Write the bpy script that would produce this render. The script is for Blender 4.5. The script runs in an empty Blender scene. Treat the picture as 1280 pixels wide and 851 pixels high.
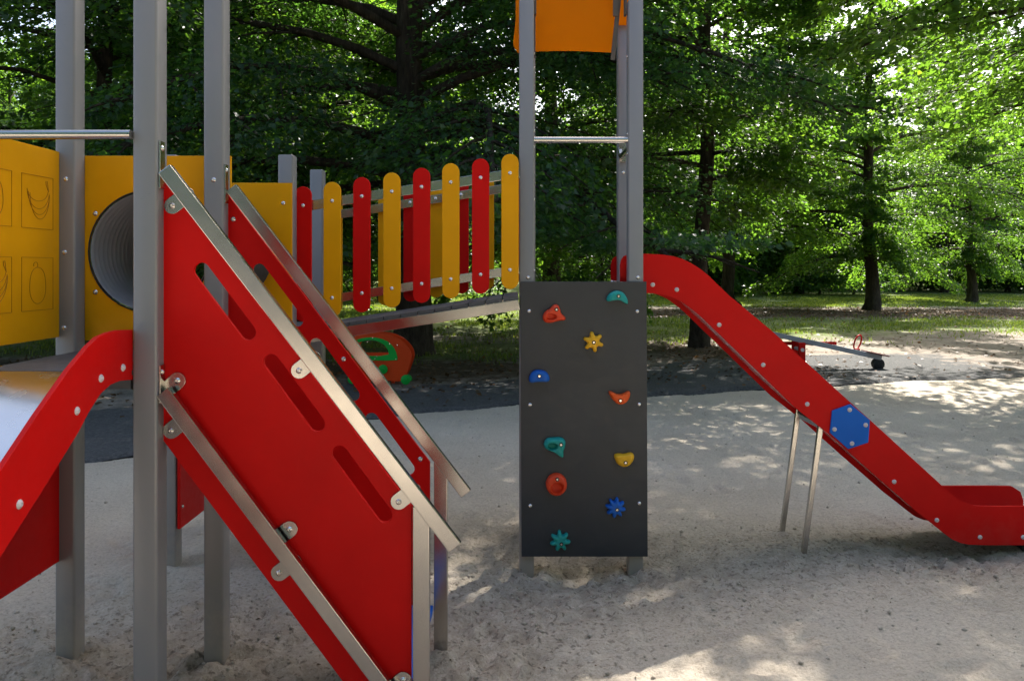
import bpy, bmesh, math, random
import numpy as np
from mathutils import Vector, Matrix
R = math.radians
random.seed(4)
rng = np.random.default_rng(11)
SC = bpy.context.scene
COL = SC.collection

# ------------------------------------------------------------------ camera
EYE = 1.765            # eye height above the sand, metres
FOC = 980.0            # focal length in photo pixels (1280 wide)
cam_d = bpy.data.cameras.new("camera")
cam_d.sensor_width = 36.0
cam_d.lens = 36.0 * FOC / 1280.0
cam_d.shift_y = -90.5 / 1280.0
cam_d.clip_start = 0.05
cam_d.clip_end = 2000
cam = bpy.data.objects.new("camera", cam_d)
cam.location = (0, 0, EYE)
cam.rotation_euler = (R(90), 0, 0)
COL.objects.link(cam)
SC.camera = cam

# ------------------------------------------------------------------ sky, sun
SUN_EL, SUN_AZ = 50.0, 22.0        # azimuth measured from +Y towards +X
w = bpy.data.worlds.new("World"); SC.world = w; w.use_nodes = True
nt = w.node_tree
bg = nt.nodes["Background"]
sky = nt.nodes.new("ShaderNodeTexSky")
sky.sky_type = 'NISHITA'; sky.sun_disc = False
sky.sun_elevation = R(SUN_EL); sky.sun_rotation = R(SUN_AZ)
sky.air_density = 1.0; sky.dust_density = 4.0; sky.ozone_density = 1.0
nt.links.new(sky.outputs[0], bg.inputs[0]); bg.inputs[1].default_value = 0.13
sd = bpy.data.lights.new("sun", 'SUN'); sd.energy = 5.0; sd.angle = R(0.53); sd.color = (1.0, 0.95, 0.87)
so = bpy.data.objects.new("sun", sd); COL.objects.link(so)
sv = Vector((math.sin(R(SUN_AZ)) * math.cos(R(SUN_EL)), math.cos(R(SUN_AZ)) * math.cos(R(SUN_EL)), math.sin(R(SUN_EL))))
so.rotation_euler = sv.to_track_quat('Z', 'Y').to_euler(); so.location = sv * 60

SC.view_settings.view_transform = 'Standard'; SC.view_settings.look = 'None'
SC.view_settings.gamma = 1.0; SC.view_settings.use_curve_mapping = False
SC.view_settings.exposure = 1.68
SC.cycles.max_bounces = 7; SC.cycles.diffuse_bounces = 3; SC.cycles.glossy_bounces = 4
SC.cycles.transmission_bounces = 4; SC.cycles.transparent_max_bounces = 4
SC.cycles.use_denoising = True
SC.cycles.sample_clamp_indirect = 6.0

# ------------------------------------------------------------------ helpers
def px(x, y, Y):
    """photo measurement at a known depth -> (X, Z) in metres"""
    return ((x - 640.0) * Y / FOC, EYE - (y - 335.0) * Y / FOC)

def link(o, parent=None):
    COL.objects.link(o)
    if parent is not None: o.parent = parent
    return o

def tag(o, label=None, cat=None, group=None, kind=None):
    if label: o["label"] = label
    if cat: o["category"] = cat
    if group: o["group"] = group
    if kind: o["kind"] = kind
    return o

def thing(name, label, cat, loc=(0, 0, 0), rz=0, group=None):
    o = bpy.data.objects.new(name, None); o.location = loc; o.rotation_euler = (0, 0, rz)
    o.empty_display_size = .2
    link(o); return tag(o, label, cat, group)

def obj(name, bm, mat, parent=None, smooth=False, bevel=0, loc=None, auto=None):
    me = bpy.data.meshes.new(name)
    bmesh.ops.recalc_face_normals(bm, faces=bm.faces[:])
    if bevel:
        bmesh.ops.bevel(bm, geom=[e for e in bm.edges if len(e.link_faces) == 2 and e.calc_face_angle(0) > .6], offset=bevel, segments=2, profile=.6, affect='EDGES')
    bm.to_mesh(me); bm.free()
    me.materials.append(mat)
    if smooth or auto:
        me.polygons.foreach_set('use_smooth', [True] * len(me.polygons))
        if auto:
            ang = R(auto)
            b2 = bmesh.new(); b2.from_mesh(me)
            for e in b2.edges:
                if len(e.link_faces) == 2 and e.calc_face_angle(0) > ang: e.smooth = False
            b2.to_mesh(me); b2.free()
    o = bpy.data.objects.new(name, me)
    if loc is not None: o.location = loc
    return link(o, parent)

def copyto(o, loc, parent=None, name=None, rot=None, scale=None):
    c = o.copy(); c.location = loc
    if rot is not None: c.rotation_euler = rot
    if scale is not None: c.scale = scale
    if name: c.name = name
    for k in ("label", "category", "group"):
        pass
    COL.objects.link(c)
    if parent is not None: c.parent = parent
    return c

def b_box(bm, x0, x1, y0, y1, z0, z1):
    v = [bm.verts.new(p) for p in ((x0,y0,z0),(x1,y0,z0),(x1,y1,z0),(x0,y1,z0),(x0,y0,z1),(x1,y0,z1),(x1,y1,z1),(x0,y1,z1))]
    for f in ((0,3,2,1),(4,5,6,7),(0,1,5,4),(1,2,6,5),(2,3,7,6),(3,0,4,7)):
        bm.faces.new([v[i] for i in f])
    return v

def box(x0, x1, y0, y1, z0, z1):
    bm = bmesh.new(); b_box(bm, x0, x1, y0, y1, z0, z1); return bm

def b_bar(bm, a, b, w_, h_, up=(0, 0, 1)):
    """rectangular bar from a to b; w_ across (a-b x up), h_ along up"""
    a, b = Vector(a), Vector(b); d = (b - a).normalized(); s = d.cross(Vector(up)).normalized(); u = s.cross(d)
    q = []
    for p in (a, b):
        for i, j in ((-1,-1),(1,-1),(1,1),(-1,1)):
            q.append(bm.verts.new(p + s * i * w_ / 2 + u * j * h_ / 2))
    for f in ((0,3,2,1),(4,5,6,7),(0,1,5,4),(1,2,6,5),(2,3,7,6),(3,0,4,7)):
        bm.faces.new([q[i] for i in f])

def b_tube(bm, pts, r, seg=10, cap=True):
    pts = [Vector(p) for p in pts]
    rr = r if isinstance(r, (list, tuple)) else [r] * len(pts)
    rings = []; u = None
    for i, p in enumerate(pts):
        d = (pts[min(i+1, len(pts)-1)] - pts[max(i-1, 0)]).normalized()
        if u is None:
            u = d.orthogonal().normalized()
        u = (u - d * u.dot(d)).normalized(); v = d.cross(u)
        rings.append([bm.verts.new(p + (u * math.cos(2*math.pi*k/seg) + v * math.sin(2*math.pi*k/seg)) * rr[i]) for k in range(seg)])
    for a, b in zip(rings, rings[1:]):
        for k in range(seg):
            bm.faces.new((a[k], a[(k+1) % seg], b[(k+1) % seg], b[k]))
    if cap:
        bm.faces.new(rings[0][::-1]); bm.faces.new(rings[-1])

def plate(outline, holes, t, frame, name, mat, parent, bevel=0.0025, res=2):
    """a flat sheet cut to an outline with holes; frame=(origin, u, v, n): point = o + x*u + y*v, thickness t along n (centred)"""
    cu = bpy.data.curves.new(name, 'CURVE'); cu.dimensions = '2D'; cu.fill_mode = 'BOTH'
    cu.extrude = max(t / 2 - bevel, .0005); cu.bevel_depth = bevel; cu.bevel_resolution = 1; cu.offset = -bevel
    for poly in [outline] + list(holes):
        s = cu.splines.new('POLY'); s.points.add(len(poly) - 1); s.use_cyclic_u = True
        for p, q in zip(s.points, poly): p.co = (q[0], q[1], 0, 1)
    tmp = bpy.data.objects.new(name + "_tmp", cu)
    COL.objects.link(tmp)
    dg = bpy.context.evaluated_depsgraph_get()
    me = bpy.data.meshes.new_from_object(tmp.evaluated_get(dg))
    bpy.data.objects.remove(tmp); bpy.data.curves.remove(cu)
    o_, u, v, n = [Vector(q) for q in frame]
    M = Matrix(((u.x, v.x, n.x, o_.x), (u.y, v.y, n.y, o_.y), (u.z, v.z, n.z, o_.z), (0, 0, 0, 1)))
    me.transform(M)
    if M.determinant() < 0: me.flip_normals()
    me.materials.clear(); me.materials.append(mat)
    me.polygons.foreach_set('use_smooth', [False] * len(me.polygons))
    me.name = name
    return link(bpy.data.objects.new(name, me), parent)

def XZ(Y): return ((0, Y, 0), (1, 0, 0), (0, 0, 1), (0, -1, 0))       # sheet facing the camera
def YZ(X): return ((X, 0, 0), (0, 1, 0), (0, 0, 1), (1, 0, 0))        # sheet seen from the side

def arc(cx, cy, r, a0, a1, n=8):
    return [(cx + r * math.cos(R(a0 + (a1 - a0) * i / n)), cy + r * math.sin(R(a0 + (a1 - a0) * i / n))) for i in range(n + 1)]

def stadium(a, b, r, n=8):
    a, b = Vector(a), Vector(b); ang = math.degrees(math.atan2((b - a).y, (b - a).x))
    return arc(b.x, b.y, r, ang - 90, ang + 90, n) + arc(a.x, a.y, r, ang + 90, ang + 270, n)

def smooth_poly(pts, it=2, closed=True):
    """Chaikin corner cutting"""
    for _ in range(it):
        out = []; m = len(pts)
        rngi = range(m) if closed else range(m - 1)
        if not closed: out.append(pts[0])
        for i in rngi:
            a, b = pts[i], pts[(i + 1) % m]
            out.append((a[0]*.75+b[0]*.25, a[1]*.75+b[1]*.25)); out.append((a[0]*.25+b[0]*.75, a[1]*.25+b[1]*.75))
        if not closed: out.append(pts[-1])
        pts = out
    return pts

def np_mesh(name, V, F, mat, parent=None, attr=None, smooth=False, k=None):
    k = F.shape[1]
    me = bpy.data.meshes.new(name)
    me.vertices.add(len(V)); me.vertices.foreach_set('co', V.astype(np.float32).ravel())
    me.loops.add(F.size); me.loops.foreach_set('vertex_index', F.astype(np.int32).ravel())
    me.polygons.add(len(F)); me.polygons.foreach_set('loop_start', np.arange(0, F.size, k, dtype=np.int32))
    if smooth: me.polygons.foreach_set('use_smooth', np.ones(len(F), bool))
    if attr is not None:
        for an, (dom, vals) in attr.items():
            a = me.attributes.new(an, 'FLOAT', dom); a.data.foreach_set('value', vals.astype(np.float32))
    me.update(calc_edges=True)
    me.materials.append(mat)
    return link(bpy.data.objects.new(name, me), parent)

# smooth value noise on numpy arrays
_tab = rng.random((256, 256))
def vn(x, y):
    xi = np.floor(x).astype(int); yi = np.floor(y).astype(int); fx = x - xi; fy = y - yi
    fx = fx*fx*(3-2*fx); fy = fy*fy*(3-2*fy)
    a = _tab[xi & 255, yi & 255]; b = _tab[(xi+1) & 255, yi & 255]; c = _tab[xi & 255, (yi+1) & 255]; d = _tab[(xi+1) & 255, (yi+1) & 255]
    return (a*(1-fx)+b*fx)*(1-fy)+(c*(1-fx)+d*fx)*fy
def fbm(x, y, o=4, g=.5):
    s = 0; a = 1; t = 0
    for i in range(o):
        s = s + a * vn(x * 2**i + 17.3*i, y * 2**i + 9.1*i); t += a; a *= g
    return s / t

# ------------------------------------------------------------------ materials
def new_mat(name):
    m = bpy.data.materials.new(name); m.use_nodes = True
    n = m.node_tree; return m, n, n.nodes["Principled BSDF"]

def N(n, t, **kw):
    q = n.nodes.new(t)
    for k, v in kw.items():
        if k.startswith('i_'):
            q.inputs[k[2:].replace('_', ' ')].default_value = v
        else: setattr(q, k, v)
    return q

def coords(n, scale=(1, 1, 1), kind='Object'):
    tc = N(n, 'ShaderNodeTexCoord'); mp = N(n, 'ShaderNodeMapping'); mp.inputs['Scale'].default_value = scale
    if kind == 'World':
        g = N(n, 'ShaderNodeNewGeometry'); n.links.new(g.outputs['Position'], mp.inputs[0])
    else: n.links.new(tc.outputs[kind], mp.inputs[0])
    return mp.outputs[0]

def noise(n, vec, scale, detail=4, rough=.55):
    q = N(n, 'ShaderNodeTexNoise'); q.inputs['Scale'].default_value = scale; q.inputs['Detail'].default_value = detail; q.inputs['Roughness'].default_value = rough
    if vec is not None: n.links.new(vec, q.inputs['Vector'])
    return q.outputs['Fac']

def ramp(n, fac, stops):
    q = N(n, 'ShaderNodeValToRGB'); e = q.color_ramp.elements
    e[0].position, e[0].color = stops[0][0], (*stops[0][1], 1)
    e[1].position, e[1].color = stops[-1][0], (*stops[-1][1], 1)
    for p, c in stops[1:-1]:
        k = e.new(p); k.color = (*c, 1)
    n.links.new(fac, q.inputs[0]); return q.outputs[0]

def maprange(n, fac, a, b, c, d):
    q = N(n, 'ShaderNodeMapRange'); q.inputs[1].default_value = a; q.inputs[2].default_value = b; q.inputs[3].default_value = c; q.inputs[4].default_value = d
    n.links.new(fac, q.inputs[0]); return q.outputs[0]

def bump(n, bsdf, h, strength=.3, dist=.01, prev=None):
    q = N(n, 'ShaderNodeBump'); q.inputs['Strength'].default_value = strength; q.inputs['Distance'].default_value = dist
    n.links.new(h, q.inputs['Height'])
    if prev is not None: n.links.new(prev, q.inputs['Normal'])
    n.links.new(q.outputs[0], bsdf.inputs['Normal']); return q.outputs[0]

def mixc(n, fac, a, b, mode='MIX'):
    q = N(n, 'ShaderNodeMix', data_type='RGBA', blend_type=mode)
    for s, v in ((6, a), (7, b)):
        if isinstance(v, tuple): q.inputs[s].default_value = (*v, 1)
        else: n.links.new(v, q.inputs[s])
    if isinstance(fac, (int, float)): q.inputs[0].default_value = fac
    else: n.links.new(fac, q.inputs[0])
    return q.outputs[2]

def plastic(name, col, rough=.38, var=.12, grain=.08, dust=.05, spec=.4, scuff=0, thru=0):
    m, n, b = new_mat(name)
    v = coords(n, kind='World')
    a = noise(n, v, 3.0, 5)
    c1 = tuple(x * (1 - var) for x in col); c2 = tuple(min(1, x * (1 + var)) for x in col)
    c = ramp(n, a, [(.3, c1), (.7, c2)])
    d = noise(n, v, 22.0, 6, .7)
    c = mixc(n, maprange(n, d, .52, .8, 0, dust), c, (.42, .38, .33))
    if scuff:
        q1 = noise(n, coords(n, (40, 40, 2.5), 'World'), 2.2, 6, .75)
        q2 = noise(n, v, 1.3, 4, .6)
        mm = N(n, 'ShaderNodeMath', operation='MULTIPLY'); n.links.new(maprange(n, q1, .62, .70, 0, 1), mm.inputs[0]); n.links.new(maprange(n, q2, .45, .65, 0, scuff), mm.inputs[1])
        c = mixc(n, mm.outputs[0], c, tuple(min(1, x * 1.25 + .03) for x in col))
        z3 = N(n, 'ShaderNodeSeparateXYZ'); n.links.new(v, z3.inputs[0])
        za_ = N(n, 'ShaderNodeMath', operation='ADD'); n.links.new(z3.outputs[2], za_.inputs[0]); n.links.new(maprange(n, noise(n, v, 11, 6, .7), .25, .75, -.2, .2), za_.inputs[1])
        c = mixc(n, maprange(n, za_.outputs[0], -.02, .2, .05, 0), c, (.34, .28, .22))
    n.links.new(c, b.inputs['Base Color'])
    n.links.new(maprange(n, d, .3, .8, rough - .06, rough + .16), b.inputs['Roughness'])
    b.inputs['Specular IOR Level'].default_value = spec
    bump(n, b, noise(n, v, 420.0, 2), grain, .001)
    if thru:
        t = N(n, 'ShaderNodeBsdfTranslucent'); t.inputs['Color'].default_value = (*[min(1, x * 1.4) for x in col], 1)
        mx = N(n, 'ShaderNodeMixShader'); mx.inputs[0].default_value = thru
        n.links.new(b.outputs[0], mx.inputs[1]); n.links.new(t.outputs[0], mx.inputs[2]); n.links.new(mx.outputs[0], n.nodes['Material Output'].inputs[0])
    return m

M = {}
M['red'] = plastic('red_hdpe', (.56, .003, .0025), .45, .08, .15, .0, .14, .3)
M['yellow'] = plastic('yellow_hdpe', (.74, .33, .0015), .45, .07, .15, .0, .16, .3)
M['roof'] = plastic('thin_yellow_sheet', (.80, .32, .002), .45, .07, .15, .0, .16, 0, .7)
M['blue'] = plastic('blue_hdpe', (.001, .11, .50), .4, .1, .1, .0, .2)
M['orange_car'] = plastic('red_orange_panel', (.66, .055, .006), .45, .1, .1, .0, .2)
M['green_car'] = plastic('green_panel', (.008, .36, .045), .45, .1, .1, .0, .2)
M['wall_panel'] = plastic('charcoal_panel', (.025, .029, .036), .42, .15, .5, .03, .5)
M['hold_red'] = plastic('hold_red', (.72, .055, .010), .5, .12, .8, .1)
M['hold_orange'] = plastic('hold_orange', (.80, .10, .010), .5, .12, .8, .1)
M['hold_teal'] = plastic('hold_teal', (.008, .29, .26), .5, .15, .8, .1)
M['hold_yellow'] = plastic('hold_yellow', (.80, .42, .01), .5, .1, .8, .1)
M['hold_blue'] = plastic('hold_blue', (.003, .11, .50), .5, .12, .8, .08)
M['groove'] = plastic('groove_shade', (.33, .13, .002), .8)  # brown lines stand in for the shade inside engraved grooves
M['rubber'] = plastic('black_rubber', (.012, .012, .014), .7, .2, .5, .12)
M['grey_tube'] = plastic('grey_tunnel_plastic', (.30, .30, .32), .45, .08, .3, .05)
M['dark_tube'] = plastic('dark_tunnel_plastic', (.035, .033, .032), .5, .1, .3, .1)
M['seesaw_grey'] = plastic('grey_paint', (.30, .32, .36), .5)
M['white_cap'] = plastic('pale_bolt_cap', (.62, .55, .55), .35, .04)

def post_mat():
    m, n, b = new_mat('powder_coated_post')
    v = coords(n, (1, 1, .25), 'World')
    a = noise(n, v, 2.2, 4)
    c = ramp(n, a, [(.3, (.222, .212, .212)), (.7, (.262, .250, .250))])
    w3 = coords(n, kind='World'); sp3 = N(n, 'ShaderNodeSeparateXYZ'); n.links.new(w3, sp3.inputs[0])
    ad = N(n, 'ShaderNodeMath', operation='ADD'); n.links.new(sp3.outputs[2], ad.inputs[0]); n.links.new(maprange(n, noise(n, w3, 14, 6, .7), .2, .8, -.14, .16), ad.inputs[1])
    c = mixc(n, maprange(n, ad.outputs[0], .02, .30, .75, 0), c, (.38, .33, .27))
    sc = noise(n, coords(n, (6, 6, 60), 'World'), 3, 5, .7)
    c = mixc(n, maprange(n, sc, .66, .72, 0, .35), c, (.12, .11, .10))
    n.links.new(c, b.inputs['Base Color'])
    b.inputs['Metallic'].default_value = .2
    n.links.new(maprange(n, noise(n, v, 9, 5), .3, .7, .34, .5), b.inputs['Roughness'])
    bump(n, b, noise(n, coords(n, (1, 1, 1), 'World'), 600, 2), .12, .001)
    return m
M['post'] = post_mat()

def steel_mat(name='brushed_steel', col=.52, r0=.19, r1=.26, stretch=(1, 1, 1)):
    m, n, b = new_mat(name)
    v = coords(n, stretch, 'World')
    a = noise(n, v, 5, 3, .5)
    n.links.new(ramp(n, a, [(.25, (col*.92, col*.88, col*.83)), (.55, (col, col*.96, col*.90)), (.8, (col*1.05, col*1.01, col*.95))]), b.inputs['Base Color'])
    b.inputs['Metallic'].default_value = 1
    n.links.new(maprange(n, noise(n, v, 9, 3, .5), .3, .75, r0, r1), b.inputs['Roughness'])
    return m
M['steel'] = steel_mat()
M['chute'] = steel_mat('polished_chute_steel', .72, .22, .3)
M['bolt'] = steel_mat('bolt_steel', .75, .15, .25)

def sand_mat():
    m, n, b = new_mat('pale_sand')
    v = coords(n, kind='World')
    at = N(n, 'ShaderNodeAttribute', attribute_name='churn')
    big = noise(n, v, .8, 6, .6)
    c = ramp(n, big, [(.3, (.52, .435, .33)), (.55, (.64, .55, .435)), (.75, (.72, .635, .52))])
    fine = noise(n, v, 60, 6, .7)
    c = mixc(n, .42, c, ramp(n, fine, [(.3, (.20, .155, .11)), (.48, (.54, .465, .37)), (.75, (.80, .73, .62))]), 'MIX')
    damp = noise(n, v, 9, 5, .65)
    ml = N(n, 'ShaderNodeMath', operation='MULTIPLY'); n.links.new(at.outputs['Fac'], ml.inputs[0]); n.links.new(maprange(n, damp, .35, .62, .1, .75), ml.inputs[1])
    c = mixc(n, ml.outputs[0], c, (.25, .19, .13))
    pit_shade = noise(n, v, 34, 4, .6)
    m2 = N(n, 'ShaderNodeMath', operation='MULTIPLY'); n.links.new(maprange(n, at.outputs['Fac'], .05, .5, .28, 1), m2.inputs[0]); n.links.new(maprange(n, pit_shade, .55, .64, 0, .62), m2.inputs[1])
    c = mixc(n, m2.outputs[0], c, (.115, .088, .062))  # dark spots paint the shade of small pits into the sand colour
    speck = noise(n, v, 140, 2, .5)
    c = mixc(n, maprange(n, speck, .70, .74, 0, .55), c, (.10, .075, .05))
    n.links.new(c, b.inputs['Base Color']); b.inputs['Roughness'].default_value = .95
    b.inputs['Specular IOR Level'].default_value = .15
    p = bump(n, b, noise(n, v, 28, 6, .75), .9, .03)
    bump(n, b, noise(n, v, 200, 3, .7), .7, .004, p)
    return m
M['sand'] = sand_mat()

def ground_mat():
    m, n, b = new_mat('park_ground')
    v = coords(n, kind='World')
    g = N(n, 'ShaderNodeNewGeometry')
    fine = noise(n, v, 30, 6, .7); mid = noise(n, v, 2.0, 6, .65)
    slate_shade = ramp(n, fine, [(.25, (.040, .041, .042)), (.5, (.085, .085, .085)), (.8, (.16, .155, .148))])
    dirt = ramp(n, mid, [(.3, (.15, .125, .10)), (.7, (.34, .295, .25))])
    dirt = mixc(n, maprange(n, fine, .45, .62, 0, .5), dirt, (.10, .075, .055))
    litter = ramp(n, fine, [(.3, (.035, .024, .016)), (.6, (.10, .068, .04)), (.8, (.2, .14, .08))])
    grass = ramp(n, fine, [(.3, (.05, .07, .018)), (.7, (.16, .20, .06))])
    aS = N(n, 'ShaderNodeAttribute', attribute_name='slate_shade'); aG = N(n, 'ShaderNodeAttribute', attribute_name='grass'); aL = N(n, 'ShaderNodeAttribute', attribute_name='litter')
    def edge(a, s=.22):
        q = N(n, 'ShaderNodeMath', operation='ADD'); n.links.new(a, q.inputs[0]); n.links.new(maprange(n, noise(n, v, 3.5, 6, .7), .2, .8, -.45, .45), q.inputs[1])
        return maprange(n, q.outputs[0], .5 - s/2, .5 + s/2, 0, 1)
    c = mixc(n, edge(aG.outputs['Fac'], .4), dirt, grass)
    c = mixc(n, edge(aL.outputs['Fac'], .4), c, litter)
    c = mixc(n, edge(aS.outputs['Fac'], .2), c, slate_shade)
    n.links.new(c, b.inputs['Base Color']); b.inputs['Roughness'].default_value = .95; b.inputs['Specular IOR Level'].default_value = .2
    p = bump(n, b, noise(n, v, 12, 6, .7), .7, .04)
    bump(n, b, noise(n, v, 90, 4, .7), .5, .01, p)
    return m
M['ground'] = ground_mat()

def leaf_mat(name, refl, trans, dark=(.6, .6, .6)):
    m = bpy.data.materials.new(name); m.use_nodes = True; n = m.node_tree
    b = n.nodes['Principled BSDF']; out = n.nodes['Material Output']
    at = N(n, 'ShaderNodeAttribute', attribute_name='tint')
    c1 = ramp(n, at.outputs['Fac'], [(0, tuple(x*.55 for x in refl)), (.6, refl), (1, (refl[0]*1.9, refl[1]*1.35, refl[2]*.9))])
    n.links.new(c1, b.inputs['Base Color']); b.inputs['Roughness'].default_value = .42; b.inputs['Specular IOR Level'].default_value = .45
    t = N(n, 'ShaderNodeBsdfTranslucent')
    c2 = ramp(n, at.outputs['Fac'], [(0, tuple(x*.6 for x in trans)), (.6, trans), (1, (min(1, trans[0]*1.5), trans[1]*1.2, trans[2]))])
    n.links.new(c2, t.inputs['Color'])
    mx = N(n, 'ShaderNodeMixShader'); mx.inputs[0].default_value = .55
    n.links.new(b.outputs[0], mx.inputs[1]); n.links.new(t.outputs[0], mx.inputs[2]); n.links.new(mx.outputs[0], out.inputs[0])
    return m
M['leaf'] = leaf_mat('maple_leaf', (.036, .090, .030), (.16, .34, .025))
M['leaf2'] = leaf_mat('beech_leaf', (.028, .074, .036), (.10, .25, .025))
M['leaf3'] = leaf_mat('lime_leaf', (.050, .115, .028), (.21, .42, .03))
M['blade'] = leaf_mat('grass_blade', (.09, .14, .03), (.22, .32, .04))
M['dry'] = leaf_mat('dry_leaf', (.16, .10, .05), (.10, .055, .02))

def bark_mat():
    m, n, b = new_mat('dark_bark')
    v = coords(n, (1, 1, .22), 'World')
    a = noise(n, v, 9, 7, .7)
    n.links.new(ramp(n, a, [(.3, (.022, .017, .012)), (.55, (.06, .048, .035)), (.75, (.11, .095, .07))]), b.inputs['Base Color'])
    b.inputs['Roughness'].default_value = .95; b.inputs['Specular IOR Level'].default_value = .15
    bump(n, b, noise(n, v, 22, 6, .75), 1.0, .05)
    return m
M['bark'] = bark_mat()

# ------------------------------------------------------------------ ground and sand
EDGE = [(-14, 3.2), (-7, 5.0), (-4.6, 6.45), (-3.84, 7.1), (-3.4, 7.55), (-2.2, 8.6), (-1.3, 9.45), (-.5, 9.85), (.6, 10.25), (1.8, 10.75), (4.2, 11.5), (5.6, 12.05), (7.7, 12.5), (10, 13.2), (14, 14.5)]
ex = np.array([e[0] for e in EDGE]); ey = np.array([e[1] for e in EDGE])
def edgeY(x):
    return np.interp(x, ex, ey) + .06 * np.sin(x * 2.3) + .03 * np.sin(x * 6.1 + 1)

def bell(x, y, cx, cy, sx, sy):
    return np.exp(-(((x - cx) / sx) ** 2 + ((y - cy) / sy) ** 2))

POST_FEET = [(-1.345, 2.915), (-1.345, 3.575), (-2.014, 3.575), (-1.93, 4.645), (.09, 4.775), (.75, 4.775), (.09, 5.3), (.77, 5.3), (-.44, 3.0), (-.36, 3.63)]
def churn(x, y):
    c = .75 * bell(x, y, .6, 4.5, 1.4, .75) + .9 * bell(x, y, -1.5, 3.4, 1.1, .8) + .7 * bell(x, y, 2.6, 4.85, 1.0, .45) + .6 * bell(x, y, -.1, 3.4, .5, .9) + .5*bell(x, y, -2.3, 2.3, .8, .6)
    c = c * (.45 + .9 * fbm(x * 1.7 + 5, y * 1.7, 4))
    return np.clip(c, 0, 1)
def sand_h(x, y):
    h = .035 * (fbm(x * .9, y * .9, 3) - .5) + .012 * (fbm(x * 4, y * 4, 3) - .5)
    h = h - .125 * bell(x, y, .42, 4.8, .75, .42) - .05 * bell(x, y, 2.75, 4.95, .45, .35) + .03 * bell(x, y, 3.4, 5.0, .35, .5) - .02 * bell(x, y, -1.3, 3.4, .9, .7)
    c = churn(x, y)
    lump = fbm(x * 17, y * 17, 3, .6); rid = np.abs(fbm(x * 9 + 3, y * 9, 3) - .5) * 2
    h = h + (c * .095 + .013) * (lump - .5) + c * .04 * (rid - .2) + (.006 + .016 * c) * (fbm(x * 38, y * 38, 2) - .5)
    for fx, fy in POST_FEET:
        d = np.hypot(x - fx, y - fy)
        h = h + .032 * np.exp(-((d - .10) / .07) ** 2) * (.35 + 1.1 * fbm(x * 11 + fx, y * 11, 3)) 
    # footprints: shallow ovals
    return h
yt = np.exp(np.linspace(math.log(.9), math.log(1.0 * 12), 400)); yt = (yt - yt[0]) / (yt[-1] - yt[0])
xs = np.linspace(-9, 10.5, 760)
X, T = np.meshgrid(xs, yt)
Yb = edgeY(X)
Y0 = np.full_like(X, -3.0)
near = 5.0
Y = np.where(T < .0, T, .9 + T * (Yb - .9))
# soft footprints pressed into the sand
FP = []
for i in range(480):
    fx = random.uniform(-2.5, 7.5); fy = random.uniform(1.9, 10.5); FP.append((fx, fy, random.uniform(0, 3.1), random.uniform(.5, 1)))
H = sand_h(X, Y)
for fx, fy, fa, fs in FP:
    r0 = np.searchsorted(xs, fx - .25); r1 = np.searchsorted(xs, fx + .25)
    if r1 - r0 < 2: continue
    sx = X[:, r0:r1] - fx; sy = Y[:, r0:r1] - fy
    a = sx * math.cos(fa) + sy * math.sin(fa); b_ = -sx * math.sin(fa) + sy * math.cos(fa)
    q = np.sqrt((a / .13) ** 2 + (b_ / .055) ** 2)
    H[:, r0:r1] += fs * (-.017 * np.exp(-q ** 4) + .011 * np.exp(-((q - 1.25) / .3) ** 2))
V = np.stack([X, Y, H], -1).reshape(-1, 3)
nr, nc = X.shape
idx = np.arange(nr * nc).reshape(nr, nc)
F = np.stack([idx[:-1, :-1], idx[:-1, 1:], idx[1:, 1:], idx[1:, :-1]], -1).reshape(-1, 4)
sand = np_mesh('sand', V, F, M['sand'], attr={'churn': ('POINT', churn(V[:, 0], V[:, 1]))}, smooth=True)
tag(sand, kind='structure')
# the sand behind and beside the camera, coarser
xs2 = np.linspace(-9, 10.5, 80); ys2 = np.linspace(-9, .9, 40); X2, Y2 = np.meshgrid(xs2, ys2)
H2 = sand_h(X2, Y2)
i2 = np.arange(X2.size).reshape(X2.shape)
F2 = np.stack([i2[:-1, :-1], i2[:-1, 1:], i2[1:, 1:], i2[1:, :-1]], -1).reshape(-1, 4)
s2 = np_mesh('sand', np.stack([X2, Y2, H2], -1).reshape(-1, 3), F2, M['sand'], attr={'churn': ('POINT', np.zeros(X2.size))}, smooth=True); tag(s2, kind='structure')

# park ground: one sheet to the horizon, finer near the playground
def axis(lo, hi, f0, f1, step):
    a = list(np.arange(f0, f1, step)); s = step; p = f1
    while p < hi: a.append(p); s *= 1.25; p += s
    a.append(hi); s = step; p = f0 - s
    while p > lo: a.insert(0, p); s *= 1.25; p -= s
    a.insert(0, lo); return np.array(a)
gx = axis(-900, 900, -30, 40, .25); gy = axis(-900, 900, 2, 62, .25)
GX, GY = np.meshgrid(gx, gy)
def ground_h(x, y):
    h = .05 * (fbm(x * .35, y * .35, 3) - .5) + .025 * (fbm(x * 3, y * 3, 3) - .5)
    out = np.clip((y - edgeY(x)) / 1.2, 0, 1)
    h = h * out
    return np.where(y < edgeY(x) - .02, -.16, h + .022) 
GH = ground_h(GX, GY)
d = GY - edgeY(GX)
slate_shade = np.clip(1.0 - np.clip((d - 1.9 - 1.2 * (GX < -2) - 1.3 * np.clip((GX - 1.5) / 2, 0, 1)) / .7, 0, 1), 0, 1) * .96  # dark apron strip; its extra width at right paints in shade
slate_shade = np.where(GX > 7, slate_shade * np.clip(1 - (GX - 7) / 3, .1, 1), slate_shade)
band = lambda y, a, b, s: 1 / (1 + np.exp(-(y - a) / s)) * 1 / (1 + np.exp((y - b) / s))
wv = 1.2 * (fbm(GX * .15, GY * .15 + 4, 3) - .5)
left = 1 / (1 + np.exp((GX - 1.5) / .9))
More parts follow.
